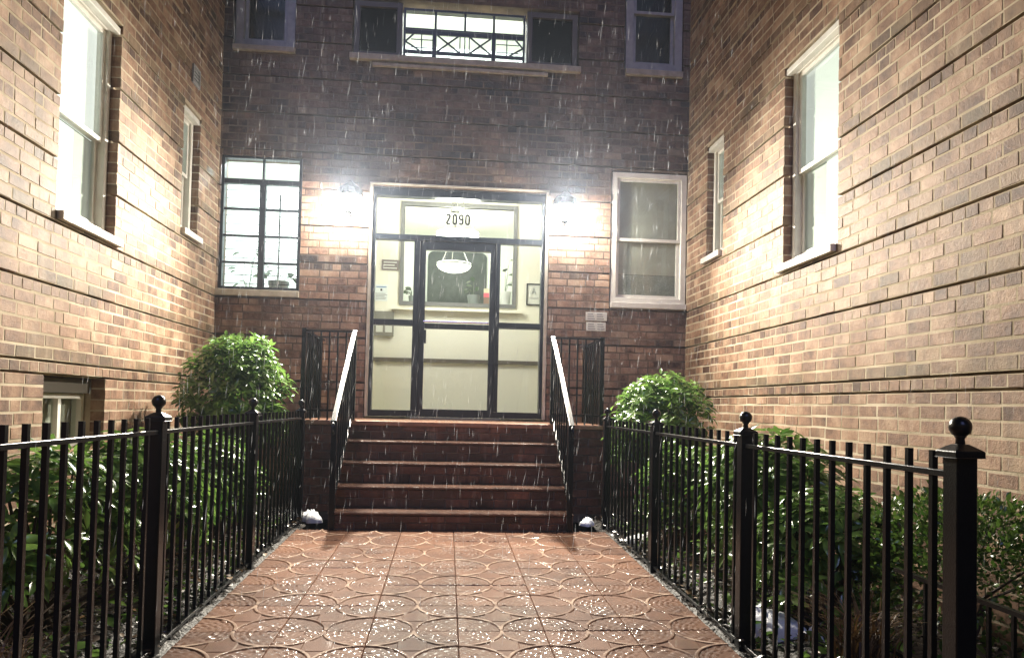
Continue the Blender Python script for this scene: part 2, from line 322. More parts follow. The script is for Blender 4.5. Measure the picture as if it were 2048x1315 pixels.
def bricks_under(parent, T, items, material, limit=300, name='brick', depth=.1):
    """items: (u, n, z, length, height, (tone, grime, stain)); the largest in view become objects, the rest one joined part"""
    flip = np.linalg.det(np.array([np.subtract(T(1, 0, 0), T(0, 0, 0)), np.subtract(T(0, 1, 0), T(0, 0, 0)), np.subtract(T(0, 0, 1), T(0, 0, 0))])) < 0
    def size(it):
        u, n, z, l, h = it[:5]
        q = [px(T(u+a*l/2, n, z+b*h/2)) for a, b in ((-1, -1), (1, -1), (1, 1), (-1, 1))]
        if any(p is None for p in q): return 0
        cx = sum(p[0] for p in q)/4; cy_ = sum(p[1] for p in q)/4
        if not (-10 < cx < 2058 and -10 < cy_ < 1325): return 0
        return abs(sum(q[i][0]*q[(i+1) % 4][1]-q[(i+1) % 4][0]*q[i][1] for i in range(4)))/2
    order = sorted(items, key=size, reverse=True)
    single = [it for it in order[:limit] if size(it) > 60]; rest = order[len(single):]
    mes = []
    for q, (vv, ff) in enumerate(BRICKS):
        me = bpy.data.meshes.new(name); v0 = np.array(T(0, 0, 0))
        me.from_pydata([tuple(np.array(T(*p))-v0) for p in vv], [], [f[::-1] if flip else f for f in ff]); me.materials.append(material)
        bm = bmesh.new(); bm.from_mesh(me); bmesh.ops.recalc_face_normals(bm, faces=bm.faces); bm.to_mesh(me); bm.free(); mes.append(me)
    sc = lambda l, h: tuple(abs(x) for x in np.subtract(T(l, depth, h), T(0, 0, 0)))
    for k, (u, n, z, l, h, c) in enumerate(single):
        o = link(name, mes[k % 5], None); o.location = T(u, n, z); o.scale = sc(l, h); o.color = (*c, 1); put_under(o, parent)
    if rest:
        V = []; Fa = []; C = []
        for k, (u, n, z, l, h, c) in enumerate(rest):
            vv, ff = BRICKS[k % 5]; b0 = len(V)
            V += [T(u+p[0]*l, n+p[1]*depth, z+p[2]*h) for p in vv]; Fa += [tuple(i+b0 for i in (f[::-1] if flip else f)) for f in ff]; C += [(*c, 1)]*len(vv)
        me = bpy.data.meshes.new('far_bricks'); me.from_pydata(V, [], Fa); me.materials.append(material)
        at = me.color_attributes.new('tint', 'FLOAT_COLOR', 'POINT'); at.data.foreach_set('color', np.array(C, np.float32).ravel())
        bm = bmesh.new(); bm.from_mesh(me); bmesh.ops.recalc_face_normals(bm, faces=bm.faces); bm.to_mesh(me); bm.free()
        o = link('brickwork', me, None, parent); o.color = (0, 0, 0, 0); o['kind'] = 'stuff'
def course_bands(z0, z1):
    """courses as (index, z bottom, height of brick, projection, kind)"""
    out = []; i = math.floor((z0-1.72)/CH)
    while 1.72+i*CH < z1:
        z = 1.72+i*CH; grooved_above = (i >= -1 and (i+1) % 5 == 0) or i in (-7, -8)
        proud = (i >= 0 and i % 5 == 0) or i in (-6,)
        hgt = CH-.010-(.008 if grooved_above else 0)
        out.append((i, z+.005, hgt, .0045 if proud else 0., 'header' if (i >= -1 and (i+1) % 5 == 0) or i == -7 else ('proud' if proud else 'plain'))); i += 1
    return out
GROOVES = [1.72+5*CH*k for k in range(12)]+[1.72-6*CH, 1.72-7*CH]
def lay(u0, u1, z0, z1, openings, tint, seed):
    r = random.Random(seed); items = []
    for i, zb, hgt, proj, kind in course_bands(z0, z1):
        zm = zb+hgt/2; cuts = sorted((a, b) for a, b, c, d in openings if c < zm < d); spans = []; a = u0
        for s, e in cuts:
            if s-a > .03: spans.append((a, s))
            a = max(a, e)
        if u1-a > .03: spans.append((a, u1))
        for s, e in spans:
            L = .213 if kind != 'header' else .1065
            p = s-((.1065 if i % 2 else 0.) if kind != 'header' else .05)-r.uniform(0, .02)
            while p < e-.02:
                l = L*(.5 if kind == 'plain' and r.random() < .07 else 1)+r.uniform(-.008, .008); a_, b_ = max(p, s), min(p+l, e)
                if e-b_ < .035: b_ = e; l = e-p+.01
                if b_-a_ > .03:
                    items.append(((a_+b_)/2, proj+r.uniform(-.0008, .0018), zm+r.uniform(-.0025, .0025), b_-a_-.010, hgt+r.uniform(-.003, .002), tint(r, i, kind, (a_+b_)/2, zm)))
                p += l
    return items
def backing(name, parent, T, u0, u1, z0, z1, openings, material, groove_depth=-.05, front=-.0018):
    us = sorted({u0, u1, *[x for o in openings for x in (o[0]-.006, o[1]+.006)]}); us = [u for u in us if u0 <= u <= u1]
    zs = sorted({z0, z1, *[x for o in openings for x in (o[2]-.004, o[3]+.004)], *[x for gz in GROOVES for x in (gz-.0125, gz+.004)], *[gz+CH for gz in GROOVES[:-1]]}); zs = [z for z in zs if z0 <= z <= z1]
    def dep(i, j):
        if not (0 <= i < len(us)-1 and 0 <= j < len(zs)-1): return -.3
        u = (us[i]+us[i+1])/2; z = (zs[j]+zs[j+1])/2
        if any(o[0]-.006 < u < o[1]+.006 and o[2]-.004 < z < o[3]+.004 for o in openings): return None
        if any(gz+.004 < z < gz+CH for gz in GROOVES[:-1]): return front+.0045
        return groove_depth if any(gz-.0125 < z < gz+.004 for gz in GROOVES) else front
    mb = MB(T)
    for i in range(len(us)-1):
        for j in range(len(zs)-1):
            d = dep(i, j)
            if d is None: continue
            a, b, c, e = us[i], us[i+1], zs[j], zs[j+1]
            mb.add([(a, d, c), (b, d, c), (b, d, e), (a, d, e)], [(0, 1, 2, 3)])
            for di, dj, q in ((-1, 0, [(a, c), (a, e)]), (1, 0, [(b, c), (b, e)]), (0, -1, [(a, c), (b, c)]), (0, 1, [(a, e), (b, e)])):
                n = dep(i+di, j+dj); n = -.30 if n is None else n
                if n < d-1e-6: mb.add([(*q[0][:1], d, q[0][1]), (q[1][0], d, q[1][1]), (q[1][0], n, q[1][1]), (q[0][0], n, q[0][1])], [(0, 1, 2, 3)])
    return mb.build(name, material, parent, merge=True)

def tint_side(side):
    def f(r, i, kind, u, z):
        tone = .5+r.gauss(0, .15); grime_shade = r.uniform(-.12, .16); stain = 0.
        if kind == 'header': tone -= .14; grime_shade += .22
        if kind == 'proud': tone -= .08; stain = r.uniform(.1, .7); grime_shade += .1
        if i in (1, 6, -5) and r.random() < .5: stain += r.uniform(0, .5)
        if z > 3.7: grime_shade += .12  # upper courses drawn darker
        if r.random() < .08: tone -= .2
        return (tone, grime_shade, stain)
    return f
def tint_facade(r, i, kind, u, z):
    tone = .5+r.gauss(0, .16); grime_shade = r.uniform(-.1, .12)+.05; stain = 0.
    if kind == 'proud': grime_shade += .1
    if 2.14 < z < 3.35: tone += .08; grime_shade -= .1  # lamplit band: bricks painted paler where the lanterns shine
    if z > 3.40: grime_shade += .62  # shade above the lantern hoods painted into the brick colour
    if z < 2.14: grime_shade += .30 if z > 1.72 else .2
    if i in (9, 10) and z < 3: grime_shade += r.choice((.2, .5, .75))
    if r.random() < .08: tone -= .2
    return (tone, grime_shade, stain)

facade = thing('entrance_facade', 'dark brick entrance wall at the back of the courtyard, with the glazed door', 'building', (.1, D, 0))
wall_left = thing('brick_wing', 'brick wing left of the path, with a basement window near the ground', 'building', (XL, 5, 0))
wall_right = thing('brick_wing', 'brick wing right of the path, with two white windows and no basement window', 'building', (XR, 5, 0))
OP_SIDE = [(4.99, 5.83, 2.205, 3.82), (7.19, 7.65, 2.61, 3.80)]
OP_LEFT = OP_SIDE+[(4.93, 5.77, .62, 1.137)]
OP_F = [(-2.515, -1.645, 2.165, 3.69), (1.815, 2.70, 2.165, 3.72), (-.905, 1.105, .0, 3.405),
        (-1.14, 1.40, 4.87, 5.52), (1.94, 2.62, 4.87, 6.3), (-2.43, -1.77, 4.87, 6.3)]
bricks_under(wall_left, TL, lay(1.2, 8.29, -.1, ZTOP, OP_LEFT, tint_side(0), 11), M['brick'])
bricks_under(wall_right, TR, lay(1.2, 8.29, -.1, ZTOP, OP_SIDE, tint_side(1), 23), M['brick'])
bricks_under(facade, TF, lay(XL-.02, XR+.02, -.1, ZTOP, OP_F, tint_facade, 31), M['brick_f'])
backing('mortar', wall_left, TL, 1.2, 8.6, -.15, ZTOP, OP_LEFT, M['mortar'])
backing('mortar', wall_right, TR, 1.2, 8.6, -.15, ZTOP, OP_SIDE, M['mortar'])
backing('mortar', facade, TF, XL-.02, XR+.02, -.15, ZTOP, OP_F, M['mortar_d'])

# ------------------------------------------------------------------ windows
def emis(name, col, s):
    m = bpy.data.materials.new(name); m.use_nodes = True; b = m.node_tree.nodes['Principled BSDF']
    b.inputs['Base Color'].default_value = (*[c*.6 for c in col], 1); b.inputs['Roughness'].default_value = .8
    b.inputs['Emission Color'].default_value = (*col, 1); b.inputs['Emission Strength'].default_value = s; return m
M['blind'] = emis('lit_blind', (.97, .97, .93), .80)
M['blind2'] = emis('lit_curtain', (.93, .95, .92), .48)
M['screen'] = mat('insect_screen', (.20, .20, .19), .8, noise=(60, (.28, .28, .26), .2))
M['blind3'] = emis('dimmer_blind', (.92, .95, .97), .55)
M['frost'] = emis('frosted_lit_screen', (.86, .88, .86), .12)
M['shade'] = mat('grey_roller_shade', (.44, .41, .36), .8, noise=(5, (.36, .33, .29), .2))
def double_hung(parent, T, u0, u1, z0, z1, zm, frame, fill, label=None, rec=.085, sillz=.06, sill_over=.07, head=True, fw=.055):
    mb = MB(T); mb.ring(u0, u1, z0, z1, fw, -rec-.07, -rec+.02)
    win = mb.build('window', frame, parent, bevel=.003)
    if label: win['label'] = label
    a, b = u0+fw, u1-fw
    MB(T).ring(a+.001, b-.001, zm-.02, z1-fw-.001, .035, -rec-.03, -rec-.002).build('upper_sash', frame, win, bevel=.002)
    MB(T).ring(a+.001, b-.001, z0+fw+.001, zm+.018, .038, -rec-.062, -rec-.034).build('lower_sash', frame, win, bevel=.002)
    MB(T).box(a+.036, b-.036, -rec-.018, -rec-.014, zm+.016, z1-fw-.036).build('pane', M['glass'], win)
    MB(T).box(a+.039, b-.039, -rec-.050, -rec-.046, z0+fw+.039, zm-.021).build('pane', M['glass'], win)
    MB(T).box(u0-.004, u1+sill_over, -rec-.05, .045, z0-sillz, z0-.002).build('sill', M['stone'] if frame is not M['white'] else M['white'], win, bevel=.004)
    if head: MB(T).box(u0+.001, u1-.001, -rec+.021, -.006, z1-.05, z1-.001).build('head_trim', frame, win, bevel=.003)
    for nm, ua, ub, za, zb, mm in fill:
        MB(T).box(a+(b-a)*ua, a+(b-a)*ub, -rec-.0695, -rec-.0655, za, zb).build(nm, mm, win)
    MB(T).box(u0-.02, u1+.02, -.34, -.301, z0-.03, z1+.03).build('dark_room_backing', M['steel'], win)
    return win
W = M['white']
double_hung(wall_left, TL, 5.0, 5.82, 2.205, 3.80, 2.92, W, [('blind', 0, 1, 2.9, 3.75, M['blind']), ('blind', 0, .60, 2.25, 2.89, M['blind3']), ('insect_screen', .605, 1, 2.25, 2.89, M['frost'])],
            'white sash window with its upper half glowing plain white')
double_hung(wall_left, TL, 7.2, 7.64, 2.62, 3.79, 3.2, W, [('blind', 0, 1, 2.65, 3.75, M['blind2'])], 'narrow white sash window near the corner')
double_hung(wall_right, TR, 5.0, 5.82, 2.205, 3.81, 2.95, W, [('curtain', 0, 1, 2.96, 3.75, M['blind2']), ('blind', 0, .52, 2.25, 2.95, M['blind']), ('insect_screen', .525, 1, 2.25, 2.95, M['frost'])],
            'white sash window with a curtain above and a bright lower corner')
double_hung(wall_right, TR, 7.2, 7.64, 2.62, 3.79, 3.2, W, [('blind', 0, 1, 2.65, 3.75, M['blind2'])], 'narrow white sash window near the corner')
double_hung(facade, TF, 1.825, 2.695, 2.21, 3.705, 2.94, W, [('roller_shade', 0, 1, 2.55, 3.68, M['shade']), ('roller_shade', 0, 1, 2.24, 2.545, M['screen'])],
            'white sash window with a drawn grey shade, right of the door', rec=.03, sillz=.065, sill_over=.0, head=False, fw=.06)
M['greyw'] = mat('dull_white_frame', (.42, .43, .43), .5, noise=(12, (.28, .29, .30), .25))  # greyer than the white paint of the lower windows
double_hung(facade, TF, 1.95, 2.615, 4.89, 6.28, 5.585, M['greyw'], [], 'dark upstairs sash window in a pale frame, right', rec=.03, sillz=.07, sill_over=.0, head=False, fw=.09)
double_hung(facade, TF, -2.42, -1.775, 4.89, 6.28, 5.585, M['greyw'], [], 'dark upstairs sash window in a pale frame, left corner', rec=.06, sillz=.06, sill_over=.02, head=False, fw=.09)
# basement slider
mb = MB(TL); mb.ring(4.95, 5.76, .63, 1.03, .04, -.21, -.14); bw = mb.build('basement_window', W, wall_left, bevel=.003); bw['label'] = 'small white sliding basement window deep in its recess'
MB(TL).box(5.40, 5.44, -.19, -.145, .671, .989).build('mullion', W, bw)
MB(TL).box(4.991, 5.399, -.18, -.175, .671, .989).build('pane', M['glass'], bw); MB(TL).box(5.441, 5.719, -.18, -.175, .671, .989).build('pane', M['glass'], bw)
MB(TL).box(4.94, 5.765, -.235, -.22, .62, 1.03).build('roller_shade', M['shade'], bw)
MB(TL).box(4.94, 5.765, -.22, -.1, 1.031, 1.13).build('lintel', M['rail'], bw); MB(TL).box(4.94, 5.765, -.139, .02, .57, .628).build('sill', M['stone'], bw)

# lit steel casement left of the door
def bars(T, name, parent, m, hs, vs_, n0, n1):
    for a, b, z0, z1 in hs+vs_: MB(T).box(a, b, n0, n1, z0, z1).build(name, m, parent)
S = M['steel']
mb = MB(TF); mb.ring(-2.51, -1.65, 2.215, 3.685, .03, -.1, -.03); win = mb.build('steel_casement_window', S, facade); win['label'] = 'brightly lit black steel casement with houseplants inside'
MB(TF).box(-2.10, -2.035, -.095, -.032, 2.246, 3.375).build('mullion', S, win)
MB(TF).box(-2.479, -1.681, -.095, -.032, 3.376, 3.43).build('transom_bar', S, win); MB(TF).box(-2.078, -2.058, -.09, -.04, 3.431, 3.654).build('mullion', S, win)
for zz in (2.512, 2.806, 3.10):
    for a, b in ((-2.479, -2.101), (-2.034, -1.681)): MB(TF).box(a, b, -.085, -.045, zz-.011, zz+.011).build('muntin', S, win)
zz = 2.246
for k in range(12):
    z_ = 2.246+1.13*(k+.5)/12
    if min(abs(z_-q) for q in (2.512, 2.806, 3.10)) < .03: continue
    MB(TF).tube([(-2.478, -.13, z_), (-1.682, -.13, z_)], .0045, 6).build('security_bar', S, win)
MB(TF).tube([(-1.90, -.14, 2.25), (-1.90, -.14, 3.30)], .009, 6).build('security_bar', S, win)
for a, b, c, d in ((-2.479, -2.101, 2.246, 3.375), (-2.034, -1.681, 2.246, 3.375), (-2.479, -2.079, 3.431, 3.654), (-2.057, -1.681, 3.431, 3.654)):
    MB(TF).box(a, b, -.068, -.064, c, d).build('pane', M['glass'], win)
MB(TF).box(-2.525, -1.635, -.1, .05, 2.135, 2.205).build('sill', M['stone'], win, bevel=.004)

# upstairs window band with the lit middle and its crossed grille
mb = MB(TF); mb.ring(-.585, .79, 4.872, 5.45, .025, -.1, -.03); win = mb.build('steel_casement_window', S, facade); win['label'] = 'lit upstairs window behind a black grille of crossed bars'
for u in (-.228, .104, .431): MB(TF).box(u-.012, u+.012, -.09, -.04, 5.235, 5.424).build('mullion', S, win)
MB(TF).box(-.559, .764, -.09, -.04, 5.216, 5.234).build('transom_bar', S, win)
for u, q in ((-.236, .024), (.431, .024)): MB(TF).box(u-q, u+q, -.029, .0, 4.873, 5.214).build('grille_post', S, win)
for z0, z1 in ((4.93, 4.965), (5.15, 5.195)):
    for a, b in ((-.559, -.261), (-.211, .406), (.456, .764)): MB(TF).box(a, b, -.028, -.005, z0, z1).build('grille_rail', S, win)
def gb(a, b, r=.008): MB(TF).bar((a[0], -.016, a[1]), (b[0], -.016, b[1]), r, r).build('grille_bar', S, win)
gb((-.205, 5.15), (.045, 4.965)); gb((-.205, 4.965), (.03, 5.15)); gb((.16, 5.15), (.40, 4.965)); gb((.16, 4.965), (.40, 5.15))
gb((-.56, 5.06), (-.47, 5.15)); gb((-.56, 5.06), (-.40, 4.965)); gb((.763, 5.06), (.68, 5.15)); gb((.763, 5.06), (.61, 4.965))
for u in (.05, .104, .155, -.38, .58): gb((u, 4.965), (u, 5.15), .006)
for z_ in (5.0, 5.09):
    gb((-.50, z_), (-.26, z_), .004); gb((.46, z_), (.72, z_), .004)
MB(TF).box(-.56, .765, -.066, -.062, 4.898, 5.424).build('pane', M['glass'], win)
for a, b in ((-1.13, -.60), (.81, 1.39)):
    mb = MB(TF); mb.ring(a, b, 4.872, 5.5, .06, -.1, -.03); w2 = mb.build('dark_casement_window', M['rail'], facade)
    w2['label'] = 'unlit window beside the lit upstairs one'
    MB(TF).box(a+.06, b-.06, -.068, -.064, 4.932, 5.44).build('pane', M['dglass'], w2); MB(TF).box(a, b, -.2, -.18, 4.87, 5.5).build('dark_room_backing', M['steel'], w2)
MB(TF).box(-1.165, 1.425, -.1, .06, 4.80, 4.868).build('sill', M['stone'], win, bevel=.005)
MB(TF).box(-.915, 1.05, .012, .05, 4.735, 4.775).build('drip_ledge', M['stone'], win, bevel=.006)

# ------------------------------------------------------------------ entrance: dark aluminium frame, sidelights, transom, door
A = M['alu']
def fbox(name, a, b, c, d, n0=-.12, n1=-.02, par=None, m=None, bev=.002): return MB(TF).box(a, b, n0, n1, c, d).build(name, m or A, par, bevel=bev)
fr = MB(TF); fr.ring(-.865, 1.065, .865, 3.395, .035, -.14, -.02, wb=.07, wt=.075)
ent = fr.build('entrance_frame', A, facade); ent['label'] = 'dark framed glazed entrance with sidelights and transom'
M['trim'] = mat('pale_jamb_paint', (.66, .63, .55), .5, noise=(10, (.40, .36, .29), .3))
fbox('jamb_trim', -.90, -.867, .86, 3.425, -.1, .015, ent, M['trim']); fbox('jamb_trim', 1.067, 1.10, .86, 3.425, -.1, .015, ent, M['trim'])
fbox('head_trim', -.90, 1.10, 3.4255, 3.445, -.1, .03, ent, M['trim']); fbox('head_panel', -.866, 1.066, 3.396, 3.425, -.1, .0, ent)
fbox('transom_bar', -.829, 1.029, 2.83, 2.89, par=ent); fbox('mullion', -.40, -.335, .936, 2.829, par=ent); fbox('mullion', .52, .565, .936, 2.829, par=ent)
for a, b in ((-.829, -.401), (.566, 1.029)):
    fbox('sidelight_bar', a, b, 1.875, 1.94, par=ent)
    for c, d in ((.936, 1.874), (1.941, 2.829)): fbox('pane', a, b, c, d, -.072, -.066, ent, M['glass'], 0)
fbox('pane', -.829, 1.029, 2.891, 3.319, -.072, -.066, ent, M['glass'], 0)
fbox('threshold', -.40, .60, .842, .862, -.12, .05, ent, M['greyframe'])
mb = MB(TF); mb.ring(-.333, .518, .868, 2.826, .065, -.11, -.035, wb=.085, wt=.092); leaf = mb.build('entrance_door', A, facade, bevel=.002); leaf['label'] = 'dark narrow-stile glass entrance door'
fbox('mid_rail', -.267, .452, 1.85, 1.91, -.1, -.04, leaf)
M['chrome'] = mat('brushed_metal', (.6, .6, .58), .25, metal=1)
MB(TF).tube([(-.28, -.005, 1.925), (.45, -.005, 1.925)], .012, 8).build('push_bar', M['chrome'], leaf)
fbox('pull_handle', -.275, -.245, 1.68, 1.83, -.034, .01, leaf)
fbox('pane', -.267, .452, .955, 1.849, -.074, -.068, leaf, M['glass'], 0); fbox('pane', -.267, .452, 1.911, 2.733, -.074, -.068, leaf, M['glass'], 0)
# house number on the transom glass
def stroke(pts, wd, T, n):
    """a flat ribbon of the given width along a polyline in the glass plane"""
    P = [Vector(p) for p in pts]; out = []
    closed = (P[0]-P[-1]).length < 1e-6
    for i, p in enumerate(P):
        a_ = P[i-1] if i else (P[-2] if closed else P[0]); b_ = P[i+1] if i < len(P)-1 else (P[1] if closed else P[-1])
        d = (b_-a_).normalized(); q = Vector((-d.y, d.x)); out.append((p+q*wd/2, p-q*wd/2))
    mb = MB(T); mb.add([(v.x, nn, v.y) for nn in (n, n-.002) for ab in out for v in ab], [])
    k = 2*len(out)
    for i in range(len(out)-1):
        x = 2*i; mb.f += [(x, x+1, x+3, x+2), (k+x, k+x+2, k+x+3, k+x+1), (x, x+2, k+x+2, k+x), (x+1, k+x+1, k+x+3, x+3)]
    if not closed: mb.f += [(0, k, k+1, 1), (k-2, k-1, 2*k-1, 2*k-2)]
    return mb
def arc(cx, cz, rx, rz, a0, a1, n=10): return [(cx+rx*math.cos(math.radians(a0+(a1-a0)*i/n)), cz+rz*math.sin(math.radians(a0+(a1-a0)*i/n))) for i in range(n+1)]
def digit(ch, u, z, wd, ht, n, par, m):
    t_ = .020; w2 = (wd-t_)/2; cx = u+wd/2; zb, zt = z+t_/2, z+ht-t_/2; rz = w2*1.05
    if ch == '0': p = arc(cx, zt-rz, w2, rz, 0, 180)+arc(cx, zb+rz, w2, rz, 180, 360)+[(cx+w2, zt-rz)]
    elif ch == '2': p = arc(cx, zt-rz, w2, rz, 170, -20)+[(cx-w2*.9, zb+.012), (cx-w2, zb), (cx+w2, zb)]
    else: p = arc(cx, zb+rz, w2, rz, 190, 360)+arc(cx, zt-rz, w2, rz, 0, 180)+arc(cx, zt-rz*1.7, w2, rz, 180, 350)
    stroke(p, t_, TF, n).build('digit', m, par)
for k, ch in enumerate('2090'): digit(ch, -.058+.0715*k, 3.028, .056, .122, -.060, ent, M['ink'])

# ------------------------------------------------------------------ interiors (rooms seen through lit glass)
def room(name, x0, x1, y0, y1, z0, z1, wall, floor=None, front=False, hole=None):
    parts = [('floor', (x0, x1, y0, y1, z0-.05, z0), floor or M['floor']), ('ceiling', (x0, x1, y0, y1, z1, z1+.05), M['ceil']),
             ('side_wall', (x0-.05, x0, y0, y1, z0-.05, z1+.05), wall), ('side_wall', (x1, x1+.05, y0, y1, z0-.05, z1+.05), wall)]
    for nm, b, m in parts: struct(MB().box(*b).build(name+'_'+nm, m))
    if hole is None: struct(MB().box(x0-.05, x1+.05, y1, y1+.05, z0-.05, z1+.05).build(name+'_back_wall', wall))
    else:
        mb = MB(); mb.ring(x0-.05, x1+.05, z0-.05, z1+.05, 1, y1, y1+.08)
        a, b, c, d = hole; vv = [(x0-.05, z0-.05), (x1+.05, z0-.05), (x1+.05, z1+.05), (x0-.05, z1+.05), (a, c), (b, c), (b, d), (a, d)]
        mb.v = []; mb.f = []
        mb.add([(p, y, q) for y in (y1, y1+.08) for p, q in vv], sum([[(k, (k+1) % 4, 4+(k+1) % 4, 4+k), (8+k, 12+k, 12+(k+1) % 4, 8+(k+1) % 4), (4+k, 4+(k+1) % 4, 12+(k+1) % 4, 12+k)] for k in range(4)], []))
        struct(mb.build(name+'_back_wall', wall))
Y0 = D+.31
room('vestibule', -1.35, 1.6, Y0-.165, 9.95, .86, 3.95, M['cream'], hole=(-.61, .845, 2.36, 3.645))
room('lobby', -1.6, 2.2, 10.04, 13.0, .86, 3.95, M['pale'])
mb = MB(); mb.ring(-.66, .895, 2.315, 3.695, .05, 9.925, 10.0); iw = mb.build('interior_window', M['greyframe']); tag(iw, 'wide grey framed interior window on the vestibule rear wall', 'window')
for a, b in ((-1.35, -.001), (.001, 1.6)): pass
o = MB().box(-1.35, 1.6, 9.915, 9.949, 1.56, 1.61).build('chair_rail', M['rail']); tag(o, 'dark chair rail across the cream vestibule wall', 'molding')
o = MB().box(-.75, .98, 9.86, 9.949, 2.245, 2.275).build('window_ledge', M['cream']); tag(o, 'thin cream ledge below the interior window', 'ledge')
def rounded(x0, x1, z0, z1, r, y0, y1):
    pts = []
    for cx, cz, a0 in ((x1-r, z1-r, 0), (x0+r, z1-r, 90), (x0+r, z0+r, 180), (x1-r, z0+r, 270)):
        pts += [(cx+r*math.cos(math.radians(a0+15*k)), cz+r*math.sin(math.radians(a0+15*k))) for k in range(7)]
    n = len(pts); mb = MB(); mb.add([(x, y, z) for y in (y0, y1) for x, z in pts], [tuple(range(n)), tuple(range(n, 2*n))]+[(k, (k+1) % n, n+(k+1) % n, n+k) for k in range(n)]); return mb
o = rounded(-.38, .64, 2.45, 3.66, .1, 12.95, 12.995).build('lobby_mirror', mat('dark_mirror', (.03, .04, .035), .5, spec=.3, noise=(9, (.055, .07, .06), .2))); tag(o, 'dark round-cornered panel on the far lobby wall, seen through the door', 'mirror')

def pendant(x, y, z, rad, label, power, up):
    p = thing('pendant_lamp', label, 'lamp', (x, y, z+.8), 'pendant bowl lamps')
    prof = [(.02, z-.11)]+[(rad*math.sin(math.radians(a)), z-.11*math.cos(math.radians(a))) for a in range(12, 91, 13)]+[(rad*1.02, z+.03)]
    MB().lathe(prof, x, y, 28).build('glass_bowl', emis('glowing_bowl', (1, .95, .86), power), p, smooth=True)
    MB().lathe([(rad*1.025, z-.005), (rad*1.04, z+.0), (rad*1.04, z+.015), (rad*1.022, z+.02)], x, y, 28).build('rim', M['chrome'], p)
    for k in range(3):
        a = 2*math.pi*k/3+.4; MB().tube([(x+rad*math.cos(a), y+rad*math.sin(a), z+.02), (x+.02*math.cos(a), y+.02*math.sin(a), z+.5)], .006, 6).build('chain', M['chrome'], p)
    l = bpy.data.lights.new('bulb', 'POINT'); l.energy = up; l.color = (1, .94, .78); l.shadow_soft_size = .05
    lo = bpy.data.objects.new('bulb', l); COL.objects.link(lo); lo.location = (x, y, z+.08); put_under(lo, p)
    MB().tube([(x, y, z+.49), (x, y, 3.93)], .012, 8).build('stem', M['chrome'], p); MB().lathe([(.0, 3.90), (.07, 3.905), (.075, 3.949)], x, y).build('ceiling_rose', M['chrome'], p)
pendant(.085, 9.05, 3.065, .25, 'white bowl pendant in the vestibule, hanging behind the house number', 42, 30)
pendant(.06, 11.2, 3.10, .255, 'white bowl pendant farther in, hanging before the dark lobby panel', 3, 110)
# small things on the vestibule wall
def pane_box(name, x0, x1, z0, z1, y1, th, m, parent=None): return MB().box(x0, x1, y1-th, y1, z0, z1).build(name, m, parent)
YW = 9.949
t = thing('wall_sign', 'small brown sign high on the vestibule wall, left of the interior window', 'sign', (-.79, YW, 2.8))
pane_box('board', -.90, -.68, 2.768, 2.907, YW, .015, mat('brown_sign', (.15, .12, .11), .5), t)
for k in range(3): pane_box('text_line', -.875, -.70-.03*(k % 2), 2.79+.038*k, 2.803+.038*k, YW-.0155, .002, M['plaque'], t)
t = thing('paper_notice', 'white paper notice with pale blue text below the brown sign', 'notice', (-.9, YW, 2.4))
pane_box('sheet', -.985, -.812, 2.357, 2.577, YW, .004, mat('notice_paper', (.78, .82, .84), .6), t)
for k, wv in enumerate((.13, .14, .12, .15, .13)): pane_box('text_line', -.97, -.97+wv, 2.38+.018*k, 2.388+.018*k, YW-.0045, .001, M['greyink'], t)
pane_box('text_line', -.965, -.83, 2.535, 2.55, YW-.0045, .001, mat('blue_ink', (.15, .25, .45), .5), t); pane_box('emblem', -.91, -.885, 2.49, 2.52, YW-.0045, .001, M['ink'], t)
t = thing('intercom_panel', 'grey intercom and mailbox panel behind the left sidelight bar', 'panel', (-.87, YW, 1.9))
pane_box('case', -1.02, -.72, 1.895, 2.217, YW, .05, mat('grey_panel', (.22, .21, .18), .4), t)
for a in (-.95, -.83): pane_box('label_card', a, a+.09, 1.94, 2.10, YW-.0505, .004, M['plaque'], t)
t = thing('framed_certificate', 'black framed certificate with a large letter A on the vestibule wall', 'certificate', (1.13, YW, 2.37))
mb = MB(); mb.ring(1.034, 1.235, 2.367, 2.658, .014, YW-.025, YW); mb.build('frame', M['ink'], t)
pane_box('sheet', 1.048, 1.221, 2.381, 2.644, YW, .01, M['plaque'], t)
TI = lambda u, n, z: (u, YW-.012-n, z)
cuA = MB(TI)
for a, b in (((1.105, 2.515), (1.134, 2.60)), ((1.163, 2.515), (1.134, 2.60)), ((1.117, 2.545), (1.151, 2.545))): cuA.bar((a[0], .002, a[1]), (b[0], .002, b[1]), .007, .002)
cuA.build('letter_a', M['greyink'], t)
for z_ in (2.47, 2.455): pane_box('text_line', 1.07, 1.20, z_, z_+.006, YW-.0105, .001, M['greyink'], t)

# lit room behind the left casement, lit room upstairs
M['roomwall'] = mat('pale_room_wall', (.80, .86, .84), .7)
room('plant_room', -3.6, -1.42, D+.31, 11.0, 1.5, 4.2, M['roomwall'])
room('upstairs_room', -1.5, 1.6, D+.31, 11.2, 4.3, 6.4, M['roomwall'])
def ceiling_globe(x, y, z, label, power):
    p = thing('ceiling_light', label, 'lamp', (x, y, z), 'ceiling globes in the lit rooms')
    MB().lathe([(.001, z-.11), (.05, z-.10), (.09, z-.07), (.10, z-.03), (.08, z-.012)], x, y, 18).build('globe', emis('globe_glow', (.95, .98, 1), power/(math.pi*math.pi*.04)), p, smooth=True)
    MB().lathe([(.085, z-.012), (.09, z-.001)], x, y, 18).build('base_ring', M['chrome'], p)
ceiling_globe(-2.3, 9.6, 4.2, 'round ceiling light in the plant room left of the door', 400)
ceiling_globe(.1, 9.7, 6.4, 'round ceiling light in the lit upstairs room', 560)

